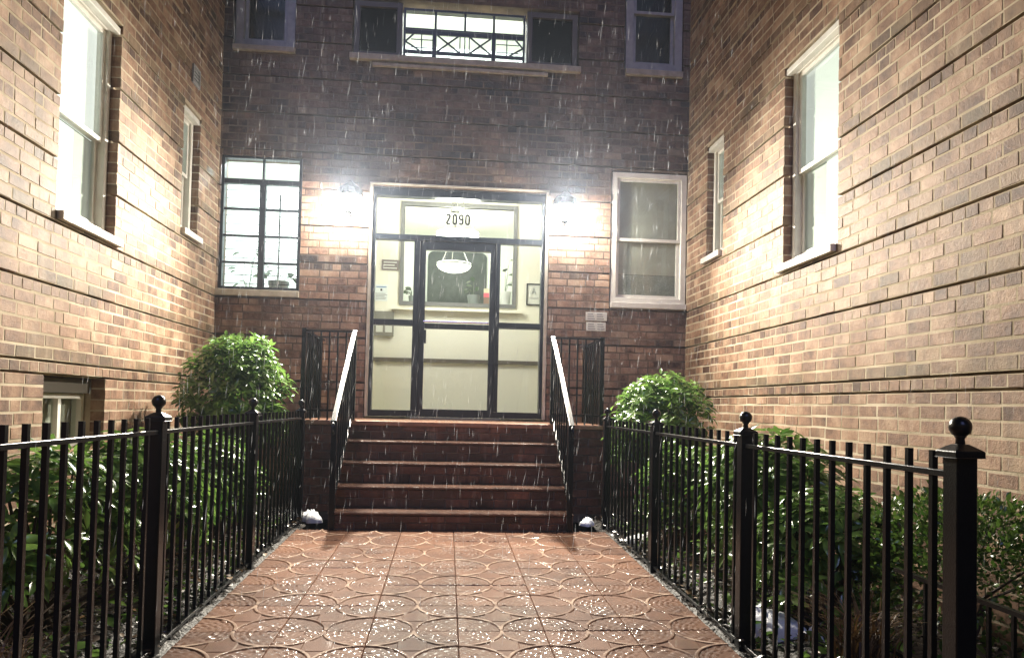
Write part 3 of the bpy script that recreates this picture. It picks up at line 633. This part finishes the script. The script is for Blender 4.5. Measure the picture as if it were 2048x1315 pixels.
# ------------------------------------------------------------------ stairs and landing
ST0, ST1, YL = -.915, 1.055, 7.15
RISE, TREAD = .175, .28
stairs = thing('entrance_stairs', 'wet brown brick steps rising from the tiled path to the entrance door', 'stairs', (.07, 6, 0))
base = MB()
for k in range(5):
    z1 = .84-RISE*k; y0 = YL-TREAD*k
    z0 = max(z1-RISE, 0)
    base.box(ST0+.002, ST1-.002, y0+.012, YL+.1, z0-.05, z1-.023)
    if k: MB().box(ST0, ST1, y0-.012, y0+TREAD+.008, z1-.022, z1).build('tread', M['tread'], stairs, bevel=.006)
    hh = z1-.024-max(z0, 0.001); nr = 2
    T = lambda u, n, z, yy=y0: (u, yy+.004-n, z)
    its = []
    for rr in range(nr):
        u = ST0-(.1 if (rr+k) % 2 else 0)
        while u < ST1-.02:
            a, b = max(u, ST0), min(u+.205, ST1)
            if b-a > .03: its.append(((a+b)/2, rnd.uniform(-.002, .002), z0+hh*(rr+.5)/nr, b-a-.008, hh/nr-.008, (.45+rnd.gauss(0, .18), rnd.uniform(0, .35), 0)))
            u += .205
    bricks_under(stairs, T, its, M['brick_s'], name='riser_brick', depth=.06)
base.build('stair_core', M['mortar_d'], stairs)
MB().box(-1.385, 1.535, YL-.015, D-.021, .795, .84).build('landing_slab', mat('landing_stone', (.36, .19, .12), .35, coat=.3, coat_rough=.12, noise=(9, (.22, .12, .08), .25), bump=(60, .4, .004)), stairs, bevel=.006)
for a, b, out in ((-1.37, ST0-.001, -1.37), (ST1+.001, 1.52, 1.52)):
    MB().box(a+.007, b-.002, YL+.007, D-.02, -.1, .793).build('cheek_core', M['mortar_d'], stairs)
    its = []; ot = []
    for c in range(-1, 10):
        z_ = .79-CH*(c+.5)
        if z_ < -.08: break
        u = a-(.1 if c % 2 else 0)
        while u < b-.02:
            p, q = max(u, a), min(u+.213, b)
            if q-p > .03: its.append(((p+q)/2, rnd.uniform(-.002, .003), z_, q-p-.01, CH-.01, (.5+rnd.gauss(0, .2), rnd.uniform(-.1, .2), 0)))
            u += .213
        u = YL-(.1 if c % 2 else 0)
        while u < D-.05:
            p, q = max(u, YL), min(u+.213, D-.03)
            if q-p > .03: ot.append(((p+q)/2, rnd.uniform(-.002, .003), z_, q-p-.01, CH-.01, (.5+rnd.gauss(0, .2), rnd.uniform(-.1, .2), 0)))
            u += .213
    its = [i for i in its if i[2] < .78]; ot = [i for i in ot if i[2] < .78]
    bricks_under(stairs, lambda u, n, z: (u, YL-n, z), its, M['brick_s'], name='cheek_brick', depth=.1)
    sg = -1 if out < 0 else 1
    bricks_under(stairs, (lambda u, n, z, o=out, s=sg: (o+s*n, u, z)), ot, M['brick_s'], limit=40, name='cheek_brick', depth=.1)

# ------------------------------------------------------------------ stair railings
I = M['black']
def railing(side, label):
    xs = -.885 if side < 0 else 1.02; xo = -1.355 if side < 0 else 1.505; yl = YL+.03; yb = 6.03
    r = thing('stair_railing', label, 'railing', (xs, 6.0, 0), 'stair railings')
    zt = 1.69; zb0 = .895
    sl = (zt-zb0)/(yl-yb)
    def flat(a, b, w_, t_): return MB().bar(a, b, w_, t_)
    flat((xs, yb-.05, zb0-.04), (xs, yl+.015, zt), .021, .008).build('handrail', I, r, bevel=.003)
    MB().tube([(xs, yb-.045, zb0-.045), (xs, yb-.075, zb0-.075), (xs, yb-.075, zb0-.12), (xs, yb-.045, zb0-.14)], .011, 8).build('scroll_end', I, r, smooth=True)
    MB().bar((xs, yb+.01, -.01), (xs, yb+.01, zb0-.008), .022, .022).build('newel_post', I, r)
    MB().bar((xs, yl, .84), (xs, yl, zt-.01), .019, .019).build('newel_post', I, r)
    MB().bar((xs, yb+.03, zb0-.68), (xs, yl-.02, .93), .011, .008).build('bottom_rail', I, r)
    for k in range(1, 9):
        y = yb+(yl-yb)*k/9; zl = (zb0-.68)+(.93-(zb0-.68))*(y-yb-.03)/(yl-yb-.05)
        MB().bar((xs, y, zl), (xs, y, zb0+sl*(y-yb)-.01), .0075, .0075).build('picket', I, r)
    MB().bar((xs, yl, zt-.012), (xo, yl, zt-.012), .02, .008).build('guard_top_rail', I, r); MB().bar((xs, yl, .93), (xo, yl, .93), .01, .008).build('guard_bottom_rail', I, r)
    MB().bar((xo, yl, .84), (xo, yl, zt+.01), .02, .02).build('corner_post', I, r)
    MB().bar((xo, yl, zt-.012), (xo, D-.03, zt-.012), .02, .008).build('guard_top_rail', I, r); MB().bar((xo, yl, .93), (xo, D-.03, .93), .01, .008).build('guard_bottom_rail', I, r)
    n = 6
    for k in range(1, n): x = xs+(xo-xs)*k/n; MB().bar((x, yl, .84), (x, yl, zt-.02), .0075, .0075).build('picket', I, r)
    n = 11
    for k in range(1, n): y = yl+(D-.03-yl)*k/n; MB().bar((xo, y, .84), (xo, y, zt-.02), .0075, .0075).build('picket', I, r)
railing(-1, 'black iron stair railing left of the steps with a wet shining handrail')
railing(1, 'black iron stair railing right of the steps with a wet shining handrail')

# ------------------------------------------------------------------ fences along the path
def fence(x, posts, y_near, label, zr):
    f = thing('iron_fence', label, 'fence', (x, posts[-1], -.05), 'iron fences along the path')
    zg = lambda y: path_z(min(y, 6))-.06
    pk = bpy.data.meshes.new('picket')
    b = MB().bar((0, 0, 0), (0, 0, 1), .0085, .0085); pk.from_pydata(b.v, [], b.f); pk.materials.append(I)
    bm = bmesh.new(); bm.from_mesh(pk); bmesh.ops.recalc_face_normals(bm, faces=bm.faces); bm.to_mesh(pk); bm.free()
    seg = sorted(posts+([y_near] if y_near < posts[0]-.3 else []))
    for y in posts:
        g0 = zg(y)-.06
        p = MB().box(x-.030, x+.030, y-.030, y+.030, g0, zr+.05).build('post', I, f, bevel=.003)
        MB().add([(x+sx*s, y+sy*s, z_) for s, z_ in ((.043, zr+.048), (.043, zr+.066), (.016, zr+.085)) for sx, sy in ((-1, -1), (1, -1), (1, 1), (-1, 1))],
                 [(0, 1, 2, 3), (8, 9, 10, 11)]+[(4*q+k, 4*q+(k+1) % 4, 4*q+4+(k+1) % 4, 4*q+4+k) for q in range(2) for k in range(4)]).build('post_cap', I, p, bevel=.002)
        zc_ = zr+.132; MB().lathe([(.013, zr+.08), (.011, zr+.10), (.016, zr+.106)]+[(max(.001, .029*math.cos(math.radians(a))), zc_+.029*math.sin(math.radians(a))) for a in range(-60, 91, 15)], x, y, 18).build('ball_finial', I, p, smooth=True)
    for a, b in zip(seg[:-1], seg[1:]):
        MB().bar((x, a+.031, zr), (x, b-.031, zr), .016, .009).build('top_rail', I, f, bevel=.002)
        MB().bar((x, a+.031, zg(a)+.045), (x, b-.031, zg(b)+.045), .014, .009).build('bottom_rail', I, f, bevel=.002)
        n = round((b-a)/.113)
        for k in range(1, n):
            y = a+(b-a)*k/n; o = link('picket', pk, None); o.location = (x, y, zg(y)-.02); o.scale = (1, 1, zr+.062-zg(y)+.02); put_under(o, f)
fence(-1.245, [2.0, 3.36, 4.95, 6.56], .9, 'black iron picket fence with ball-topped posts left of the tiled path', .862)
fence(1.405, [1.93, 3.40, 4.90, 6.42], 1.93, 'black iron picket fence with ball-topped posts right of the tiled path', .848)
f = thing('garden_edging', 'low dark garden edging rail behind the nearest right fence post', 'edging', (1.9, 2.5, -.05))
MB().bar((1.9, 1.5, .36), (1.9, 3.0, .36), .012, .008).build('rail', I, f); MB().bar((1.9, 1.5, .02), (1.9, 3.0, .02), .012, .008).build('rail', I, f)
for y in (1.6, 2.58): MB().bar((1.9, y, -.1), (1.9, y, .40), .018, .018).build('post', I, f); MB().lathe([(.008, .40), (.02, .42), (.024, .44), (.016, .465), (.001, .475)], 1.9, y, 14).build('finial', I, f, smooth=True)
for k in range(13): y = 1.5+.115*k+.04; MB().bar((1.9, y, -.06), (1.9, y, .36), .006, .006).build('picket', I, f)

# ------------------------------------------------------------------ wall lanterns (the lit lamps)
LAMP_COL = (1.0, .92, .78)
M['lampglass'] = emis('lantern_glow', (1, .93, .80), 430)
def lantern(x, label):
    z = 3.16; y = D-.26; p = thing('wall_lantern', label, 'lamp', (x, D, z), 'lanterns flanking the door')
    MB(TF).box(x-.045, x+.045, .016, .034, z-.10, z+.17).build('back_plate', I, p, bevel=.006)
    MB().tube([(x, D-.03, z+.12), (x, D-.12, z+.20), (x, y, z+.21)], .010, 8).build('arm', I, p, smooth=True)
    MB().lathe([(.010, z+.22), (.03, z+.20), (.125, z+.125), (.145, z+.045), (.141, z+.045), (.12, z+.12), (.0, z+.13)], x, y, 12).build('hood', I, p)
    MB().lathe([(.050, z-.115), (.076, z+.118)], x, y, 8).build('glass_body', M['lampglass'], p)
    for k in range(8):
        a = 2*math.pi*k/8; MB().bar((x+.0525*math.cos(a), y+.0525*math.sin(a), z-.12), (x+.0785*math.cos(a), y+.0785*math.sin(a), z+.119), .002, .002).build('cage_bar', I, p)
    MB().lathe([(.0, z-.15), (.015, z-.143), (.054, z-.12), (.05, z-.116)], x, y, 8).build('base_cup', I, p)
    l = bpy.data.lights.new('lantern_beam', 'SPOT'); l.energy = 1350; l.color = LAMP_COL; l.spot_size = math.radians(140); l.spot_blend = 1; l.shadow_soft_size = .07
    o = bpy.data.objects.new('lantern_beam', l); COL.objects.link(o); o.location = (x, y-.16, z+.0); o.rotation_euler = (math.radians(58), 0, math.radians(180)); put_under(o, p)
lantern(-1.085, 'lit lantern on the brick wall left of the entrance door'); lantern(1.245, 'lit lantern on the brick wall right of the entrance door')

# ------------------------------------------------------------------ small things on the walls
for k, (z0, z1, a, b) in enumerate(((1.99, 2.086, 1.54, 1.783), (1.875, 1.972, 1.548, 1.771))):
    t = thing('wall_plaque', ('upper white plaque with dark lettering on the brick right of the door', 'lower grey-white plaque with lettering, just below the other plaque')[k], 'plaque', (1.66, D, z0), 'plaques right of the door')
    MB(TF).box(a, b, .012, .022, z0, z1).build('plate', M['plaque'], t, bevel=.002)
    for q in range(3):
        for s in range(2): MB(TF).box(a+.02+.105*s, a+.105+.105*s-.01*q, .0222, .0235, z0+.017+.026*q, z0+.027+.026*q).build('text_line', M['greyink'], t)
t = thing('wall_vent', 'small dark louvred vent high on the left wing', 'vent', (XL, 7.44, 4.15))
mb = MB(TL); mb.ring(7.34, 7.54, 4.06, 4.24, .02, .004, .022); mb.build('frame', M['greyw'], t); MB(TL).box(7.36, 7.52, .004, .008, 4.08, 4.22).build('backing', M['ink'], t)
for k in range(4): MB(TL).box(7.361, 7.519, .009, .019, 4.09+.034*k, 4.10+.034*k).build('louvre', M['greyw'], t)
# ------------------------------------------------------------------ plants
LT = np.array([(0, 0, 0), (.3, 0, .0), (.6, 0, -.02), (.85, 0, -.07), (1, 0, -.12), (.25, .13, .05), (.55, .165, .035), (.82, .09, -.04), (.25, -.13, .05), (.55, -.165, .035), (.82, -.09, -.04)])
LFAC = [(0, 1, 5), (1, 2, 6, 5), (2, 3, 7, 6), (3, 4, 7), (0, 8, 1), (1, 8, 9, 2), (2, 9, 10, 3), (3, 10, 4)]
def leaf_basis(d, up, s, wd=1.):
    d = d/np.linalg.norm(d); sd = np.cross(up, d); nn = np.linalg.norm(sd); sd = sd/nn if nn > 1e-4 else np.array([1., 0, 0]); n = np.cross(d, sd)
    return np.stack([d*s, sd*s*wd, n*s], 1)
leaf_me = bpy.data.meshes.new('leaf'); leaf_me.from_pydata([tuple(v) for v in LT], [], LFAC); leaf_me.materials.append(M['leaf'])
leaf_me.polygons.foreach_set('use_smooth', [True]*len(leaf_me.polygons))
def foliage(parent, leaves, m, singles=0, name='foliage'):
    """leaves: (position, 3x3 basis); those nearest the eye become single leaves, the rest one mass"""
    if singles: leaves = sorted(leaves, key=lambda l: np.linalg.norm(l[0]-np.array([0, 0, H])))
    for p, B in leaves[:singles]:
        o = link('leaf', leaf_me, None); mw = Matrix([[*B[0], p[0]], [*B[1], p[1]], [*B[2], p[2]], [0, 0, 0, 1]])
        o.parent = parent; o.matrix_parent_inverse = base_matrix(parent).inverted(); o.matrix_basis = mw
    rest = leaves[singles:]
    P = np.array([l[0] for l in rest]); B = np.array([l[1] for l in rest])
    V = (np.einsum('nij,kj->nki', B, LT)+P[:, None, :]).reshape(-1, 3); k = len(LT)
    Fa = [tuple(i+q*k for i in f) for q in range(len(rest)) for f in LFAC]
    me = bpy.data.meshes.new(name); me.from_pydata(V.tolist(), [], Fa); me.polygons.foreach_set('use_smooth', [True]*len(me.polygons))
    o = link(name, me, m, parent); o['kind'] = 'stuff'; return o
def whorl_shrub(label, c, rad, n, seed, ls=.115, singles=80, lumps=5, zmin=.05, cat='shrub', name='laurel_shrub'):
    r = np.random.RandomState(seed); c = np.array(c); rad = np.array(rad); leaves = []; tips = []
    lob = r.randn(lumps, 3); lob /= np.linalg.norm(lob, axis=1)[:, None]
    t = thing(name, label, cat, (c[0], c[1], -.06), 'laurel and rhododendron shrubs')
    for _ in range(n):
        d = r.randn(3); d /= np.linalg.norm(d)
        if d[2] < -.55: d[2] *= -1
        q = .74+.24*max(0, (lob@d).max())+r.uniform(-.12, .14); q *= 1 if r.rand() < .7 else r.uniform(.6, .9)
        p = c+d*rad*q
        if p[2] < zmin: continue
        a = d*.7+np.array([0, 0, .55])+r.randn(3)*.25; a /= np.linalg.norm(a); tips.append(p)
        b1 = np.cross(a, [.3, .2, 1.]); b1 /= np.linalg.norm(b1); b2 = np.cross(a, b1); k = r.randint(6, 10); ph = r.rand()*6.28
        for i in range(k):
            th = ph+6.283*i/k+r.uniform(-.2, .2); el = r.uniform(-.15, .55)
            dd = (b1*math.cos(th)+b2*math.sin(th))*math.cos(el)+a*math.sin(el); dd[2] -= r.uniform(0, .25)
            leaves.append((p+dd*.01, leaf_basis(dd, a+r.randn(3)*.25, ls*r.uniform(.7, 1.2), r.uniform(.85, 1.15))))
    foliage(t, leaves, M['leaf'], singles)
    base_ = np.array([c[0], c[1], -.08])
    for i in r.choice(len(tips), min(12, len(tips)), replace=False):
        e = tips[i]; mid = base_*.45+e*.55+np.array([*r.randn(2)*.05, -.05]); MB().tube([tuple(base_+np.array([*r.randn(2)*.04, 0])), tuple(mid), tuple(e)], [.014, .010, .004], 6).build('stem', M['bark'], t, smooth=True)
    return t
def fine_shrub(label, c, rad, n, seed, ls=.028, name='fine_leaved_shrub'):
    r = np.random.RandomState(seed); c = np.array(c); rad = np.array(rad); t = thing(name, label, 'shrub', (c[0], c[1], -.06), 'fine-leaved shrubs'); leaves = []
    lob = r.randn(9, 3); lob /= np.linalg.norm(lob, axis=1)[:, None]
    for _ in range(n):
        d = r.randn(3); d /= np.linalg.norm(d)
        if d[2] < -.3: d[2] *= -1
        p = c+d*rad*(.72+.28*max(0, (lob@d).max())**2+r.normal(0, .05))*(1 if r.rand() < .6 else r.uniform(.55, .95))
        dd = d+r.randn(3)*.6; leaves.append((p, leaf_basis(dd, r.randn(3)+[0, 0, 1], ls*r.uniform(.6, 1.4), 1.4)))
    foliage(t, leaves, M['leaf2'])
    for _ in range(7):
        d = r.randn(3); d[2] = abs(d[2])+.4; d /= np.linalg.norm(d); e = c+d*rad*.8; MB().tube([(c[0], c[1], -.08), tuple((c+e)/2*.5+np.array([c[0], c[1], .1])*.5), tuple(e)], [.012, .008, .003], 6).build('stem', M['bark'], t)
    return t
whorl_shrub('large rounded evergreen shrub between the left wing and the steps', (-1.83, 6.75, .95), (.47, .50, .58), 560, 5, .088, 140)
whorl_shrub('rounded evergreen shrub in front of the right end of the landing', (1.93, 6.6, .78), (.47, .50, .53), 520, 6, .088, 140)
whorl_shrub('glossy leafy shrub behind the left fence between its middle posts', (-1.72, 4.45, .38), (.34, .6, .44), 230, 8, .10, 90)
whorl_shrub('broad glossy shrub behind the right fence near its middle posts', (2.05, 4.55, .37), (.44, .8, .47), 320, 9, .11, 120)
whorl_shrub('leafy shrub behind the right fence beside the rounded one', (1.85, 5.55, .35), (.36, .46, .40), 190, 41, .095, 40)
whorl_shrub('low leafy shrub behind the right fence in front of the broad one', (1.95, 3.75, .24), (.40, .42, .36), 170, 42, .10, 60)
whorl_shrub('leafy shrub behind the left fence below the large rounded one', (-1.72, 5.6, .34), (.38, .55, .40), 200, 43, .095, 40)
whorl_shrub('sparse dark shrub behind the near left fence below the basement window', (-1.85, 3.55, .38), (.38, .6, .38), 150, 10, .10, 60)
fine_shrub('low fine-leaved bush beside the right wall behind the near fence', (2.28, 3.1, .28), (.40, .62, .42), 6500, 12)
fine_shrub('fine-leaved bush at the right edge, past the nearest fence post', (2.42, 2.2, .22), (.34, .42, .42), 4000, 13)
fine_shrub('small dark bush at the left edge behind the near fence', (-2.1, 2.85, .26), (.34, .5, .36), 3200, 14)
# dry stems and fallen leaves
def dry_clump(label, x, y, n, h, seed):
    r = np.random.RandomState(seed); t = thing('dry_grass_clump', label, 'plant', (x, y, -.06), 'dead ornamental grasses'); V = []; Fa = []
    for _ in range(n):
        a = r.rand()*6.283; L = h*r.uniform(.5, 1.1); b = np.array([x+r.randn()*.05, y+r.randn()*.05, -.07]); w_ = .005*r.uniform(.6, 1.4); k0 = len(V)
        for s in range(5):
            q = s/4; p = b+np.array([math.cos(a), math.sin(a), 0])*L*.6*q**1.8+np.array([0, 0, L*(q-.45*q*q)]); sd = np.array([-math.sin(a), math.cos(a), 0])*w_*(1-q*.8)
            V += [tuple(p-sd), tuple(p+sd)]
        Fa += [(k0+2*s, k0+2*s+1, k0+2*s+3, k0+2*s+2) for s in range(4)]
    me = bpy.data.meshes.new('blades'); me.from_pydata(V, [], Fa); o = link('blades', me, M['dry'], t); o['kind'] = 'stuff'
dry_clump('brown dead grass clump behind the near right fence by the snow', 1.78, 3.05, 160, .55, 4)
dry_clump('brown dead grass clump behind the near left fence', -1.55, 2.75, 130, .5, 5)
dry_clump('brown dead stems behind the right fence, between the two big shrubs', 1.72, 5.5, 110, .5, 6)
def litter(name, label, n, seed, m, boxes, ls, tilt):
    r = np.random.RandomState(seed); lv = []
    for _ in range(n):
        x0, x1, y0, y1 = boxes[r.randint(len(boxes))]; x, y = r.uniform(x0, x1), r.uniform(y0, y1)
        a = r.rand()*6.283; d = np.array([math.cos(a), math.sin(a), r.uniform(-tilt, tilt)])
        lv.append((np.array([x, y, path_z(min(y, 6))+r.uniform(-.01, .03)]), leaf_basis(d, np.array([*r.randn(2)*.35, 1]), ls*r.uniform(.5, 1.3), r.uniform(1, 2))))
    o = foliage(None, lv, m, 0, name); tag(o, label, 'leaf litter' if 'leaves' in label and 'brown' in label else name.replace('_', ' '))
M['chip'] = leaf_mat('wet_mulch', (.008, .006, .005), (.03, .02, .014), .25, .03)
BEDS = [(-2.45, -1.19, 1.3, 7.0), (1.35, 2.65, 1.3, 7.0)]
litter('leaf_litter', 'brown fallen leaves scattered over the planting beds', 1100, 21, M['dry'], BEDS, .06, .4)
litter('mulch', 'wet dark mulch covering the planting beds', 6000, 22, M['chip'], BEDS, .045, .5)
litter('ground_cover', 'low green leaves creeping over the planting beds', 2600, 23, M['leaf'], [(-2.45, -1.3, 2.2, 6.6), (1.47, 2.6, 2.4, 6.6)], .07, 1.2)
def snow(label, x, y, rx, ry, h, seed):
    r = np.random.RandomState(seed); V = []; Fa = []; n, m = 22, 7; zb = path_z(min(y, 6))-.03
    rim = 1+.25*np.sin(np.arange(n)*2*math.pi/n*2+r.rand()*6)+.15*np.sin(np.arange(n)*2*math.pi/n*5+r.rand()*6)
    for j in range(m):
        q = j/(m-1)
        for i in range(n):
            a = 2*math.pi*i/n; s = rim[i]*math.cos(q*math.pi/2)+.001; V.append((x+rx*s*math.cos(a), y+ry*s*math.sin(a), zb+h*math.sin(q*math.pi/2)*(1+.15*r.randn())))
    Fa = [(j*n+i, j*n+(i+1) % n, (j+1)*n+(i+1) % n, (j+1)*n+i) for j in range(m-1) for i in range(n)]
    o = MB().add(V, Fa).build('snow_patch', M['snow'], smooth=True); tag(o, label, 'snow', 'leftover snow patches')
snow('largest snow lump behind the right fence near its second post', 1.60, 3.62, .14, .24, .10, 1)
snow('small snow lump beside the largest one behind the right fence', 1.75, 3.42, .05, .06, .06, 2)
snow('snow remnant at the left foot of the steps', -1.14, 6.62, .09, .10, .09, 3)
snow('small snow remnant at the right foot of the steps', 1.27, 6.55, .07, .08, .06, 4)
snow('flat snow strip behind the far part of the right fence', 1.62, 5.75, .16, .12, .07, 5)

# houseplants
M['pot'] = mat('white_pot', (.72, .74, .72), .4); M['potg'] = mat('grey_pot', (.22, .25, .24), .5); M['houseleaf'] = leaf_mat('house_leaf', (.02, .045, .018), (.05, .10, .04), .3)
def houseplant(label, x, y, z, pr, ph, nl, hl, ls, seed, pm, spread=.18):
    r = np.random.RandomState(seed); t = thing('potted_plant', label, 'houseplant', (x, y, z), 'houseplants behind glass')
    MB().lathe([(.001, z), (pr*.75, z), (pr, z+ph), (pr*.9, z+ph), (pr*.85, z+ph*.9), (.001, z+ph*.9)], x, y, 18).build('pot', pm, t)
    for k in range(nl):
        a = r.rand()*6.283; e = np.array([x+spread*r.uniform(.2, 1)*math.cos(a), y+.4*spread*math.sin(a), z+ph+hl*r.uniform(.15, 1)])
        MB().tube([(x, y, z+ph*.8), (x*.4+e[0]*.6, y*.4+e[1]*.6, e[2]*.8+.2*(z+ph)), tuple(e)], .003, 5).build('stem', M['houseleaf'], t)
        o = link('leaf', leaf_me, None, t); B = leaf_basis(np.array([math.cos(a), .4*math.sin(a)-.3, r.uniform(-.7, .3)]), np.array([r.randn()*.3, -.6, .8]), ls*r.uniform(.7, 1.2), 2.2)
        o.matrix_basis = Matrix([[*B[0], e[0]], [*B[1], e[1]], [*B[2], e[2]], [0, 0, 0, 1]]); o.data = house_me
house_me = leaf_me.copy(); house_me.materials.clear(); house_me.materials.append(M['houseleaf'])
o = MB().box(-2.55, -1.6, D+.315, D+.62, 2.14, 2.165).build('plant_shelf', M['white']); tag(o, 'white shelf inside the lit steel window', 'shelf')
houseplant('trailing plant in the left half of the lit steel window', -2.30, D+.45, 2.166, .05, .08, 11, .62, .10, 1, M['pot'], .17)
houseplant('grey pot plant in the right half of the lit steel window', -1.96, D+.45, 2.166, .12, .21, 8, .22, .15, 2, M['potg'], .30)
houseplant('small dark plant at the left end of the interior window', -.50, 10.12, 2.362, .05, .10, 6, .16, .10, 3, M['potg'], .10)
houseplant('white pot with a tall plant at the right end of the interior window', .76, 10.14, 2.362, .085, .20, 5, .45, .14, 4, M['pot'], .10)
houseplant('clear pot of thin leaves at the middle of the interior window', .33, 10.14, 2.362, .09, .14, 7, .22, .08, 5, M['potg'], .14)
t = thing('gift_box', 'small pink and cream box on the interior window ledge', 'box', (.50, 10.1, 2.362))
MB().box(.468, .54, 10.06, 10.12, 2.362, 2.47).build('lower_part', mat('brown_card', (.25, .15, .10), .6), t); MB().box(.468, .54, 10.06, 10.12, 2.471, 2.53).build('band', mat('pink_card', (.75, .12, .16), .5), t)
MB().box(.468, .54, 10.06, 10.12, 2.531, 2.59).build('upper_part', mat('cream_card', (.75, .7, .5), .5), t)

# ------------------------------------------------------------------ rain and mist
def rain(n, seed):
    r = np.random.RandomState(seed); V = np.zeros((n, 5, 3)); P = np.stack([r.uniform(-2.4, 2.6, n), r.uniform(2.2, 7.9, n), r.uniform(0, 5.8, n)], 1)
    L = np.clip(np.exp(r.normal(-2.9, .5, n)), .012, .14)*(.5+P[:, 1]/9); w_ = .00042*(.6+.14*P[:, 1])*r.uniform(.5, 1.6, n); sl = r.normal(.06, .07, n)
    for k in range(3):
        a = 2.094*k; V[:, k] = P+np.stack([w_*math.cos(a), w_*math.sin(a), 0*w_], 1)
    V[:, 3] = P+np.stack([sl*L*.5, 0*L, L*.5], 1); V[:, 4] = P-np.stack([sl*L*.5, 0*L, L*.5], 1)
    F0 = [(0, 1, 3), (1, 2, 3), (2, 0, 3), (1, 0, 4), (2, 1, 4), (0, 2, 4)]
    me = bpy.data.meshes.new('rain'); me.from_pydata(V.reshape(-1, 3).tolist(), [], [tuple(i+5*q for i in f) for q in range(n) for f in F0])
    m = bpy.data.materials.new('rain_drop'); m.use_nodes = True; t = m.node_tree; N = t.nodes; Lk = t.links; N.remove(N['Principled BSDF'])
    a = N.new('ShaderNodeBsdfTranslucent'); b = N.new('ShaderNodeBsdfDiffuse'); x = N.new('ShaderNodeMixShader'); Lk.new(a.outputs[0], x.inputs[1]); Lk.new(b.outputs[0], x.inputs[2])
    a.inputs[0].default_value = b.inputs[0].default_value = (.9, .93, .97, 1); c = N.new('ShaderNodeBsdfTransparent'); y = N.new('ShaderNodeMixShader'); y.inputs[0].default_value = .42
    Lk.new(c.outputs[0], y.inputs[1]); Lk.new(x.outputs[0], y.inputs[2]); Lk.new(y.outputs[0], N['Material Output'].inputs[0])
    o = link('rain', me, m); o['kind'] = 'stuff'; tag(o, 'fine falling rain drops across the lit courtyard', 'rain')
rain(5200, 9)
HAZE = .0017
if HAZE:
    hz = MB().box(-31, 31, -31, 31, -1.5, 7.5).build('haze', None); m = bpy.data.materials.new('rain_mist'); m.use_nodes = True; t = m.node_tree
    t.nodes.remove(t.nodes['Principled BSDF']); v = t.nodes.new('ShaderNodeVolumePrincipled'); v.inputs['Color'].default_value = (.70, .80, 1, 1); v.inputs['Density'].default_value = HAZE; v.inputs['Anisotropy'].default_value = .8
    t.links.new(v.outputs[0], t.nodes['Material Output'].inputs['Volume']); hz.data.materials.append(m); hz['kind'] = 'stuff'; tag(hz, 'thin rain mist filling the courtyard air', 'mist')
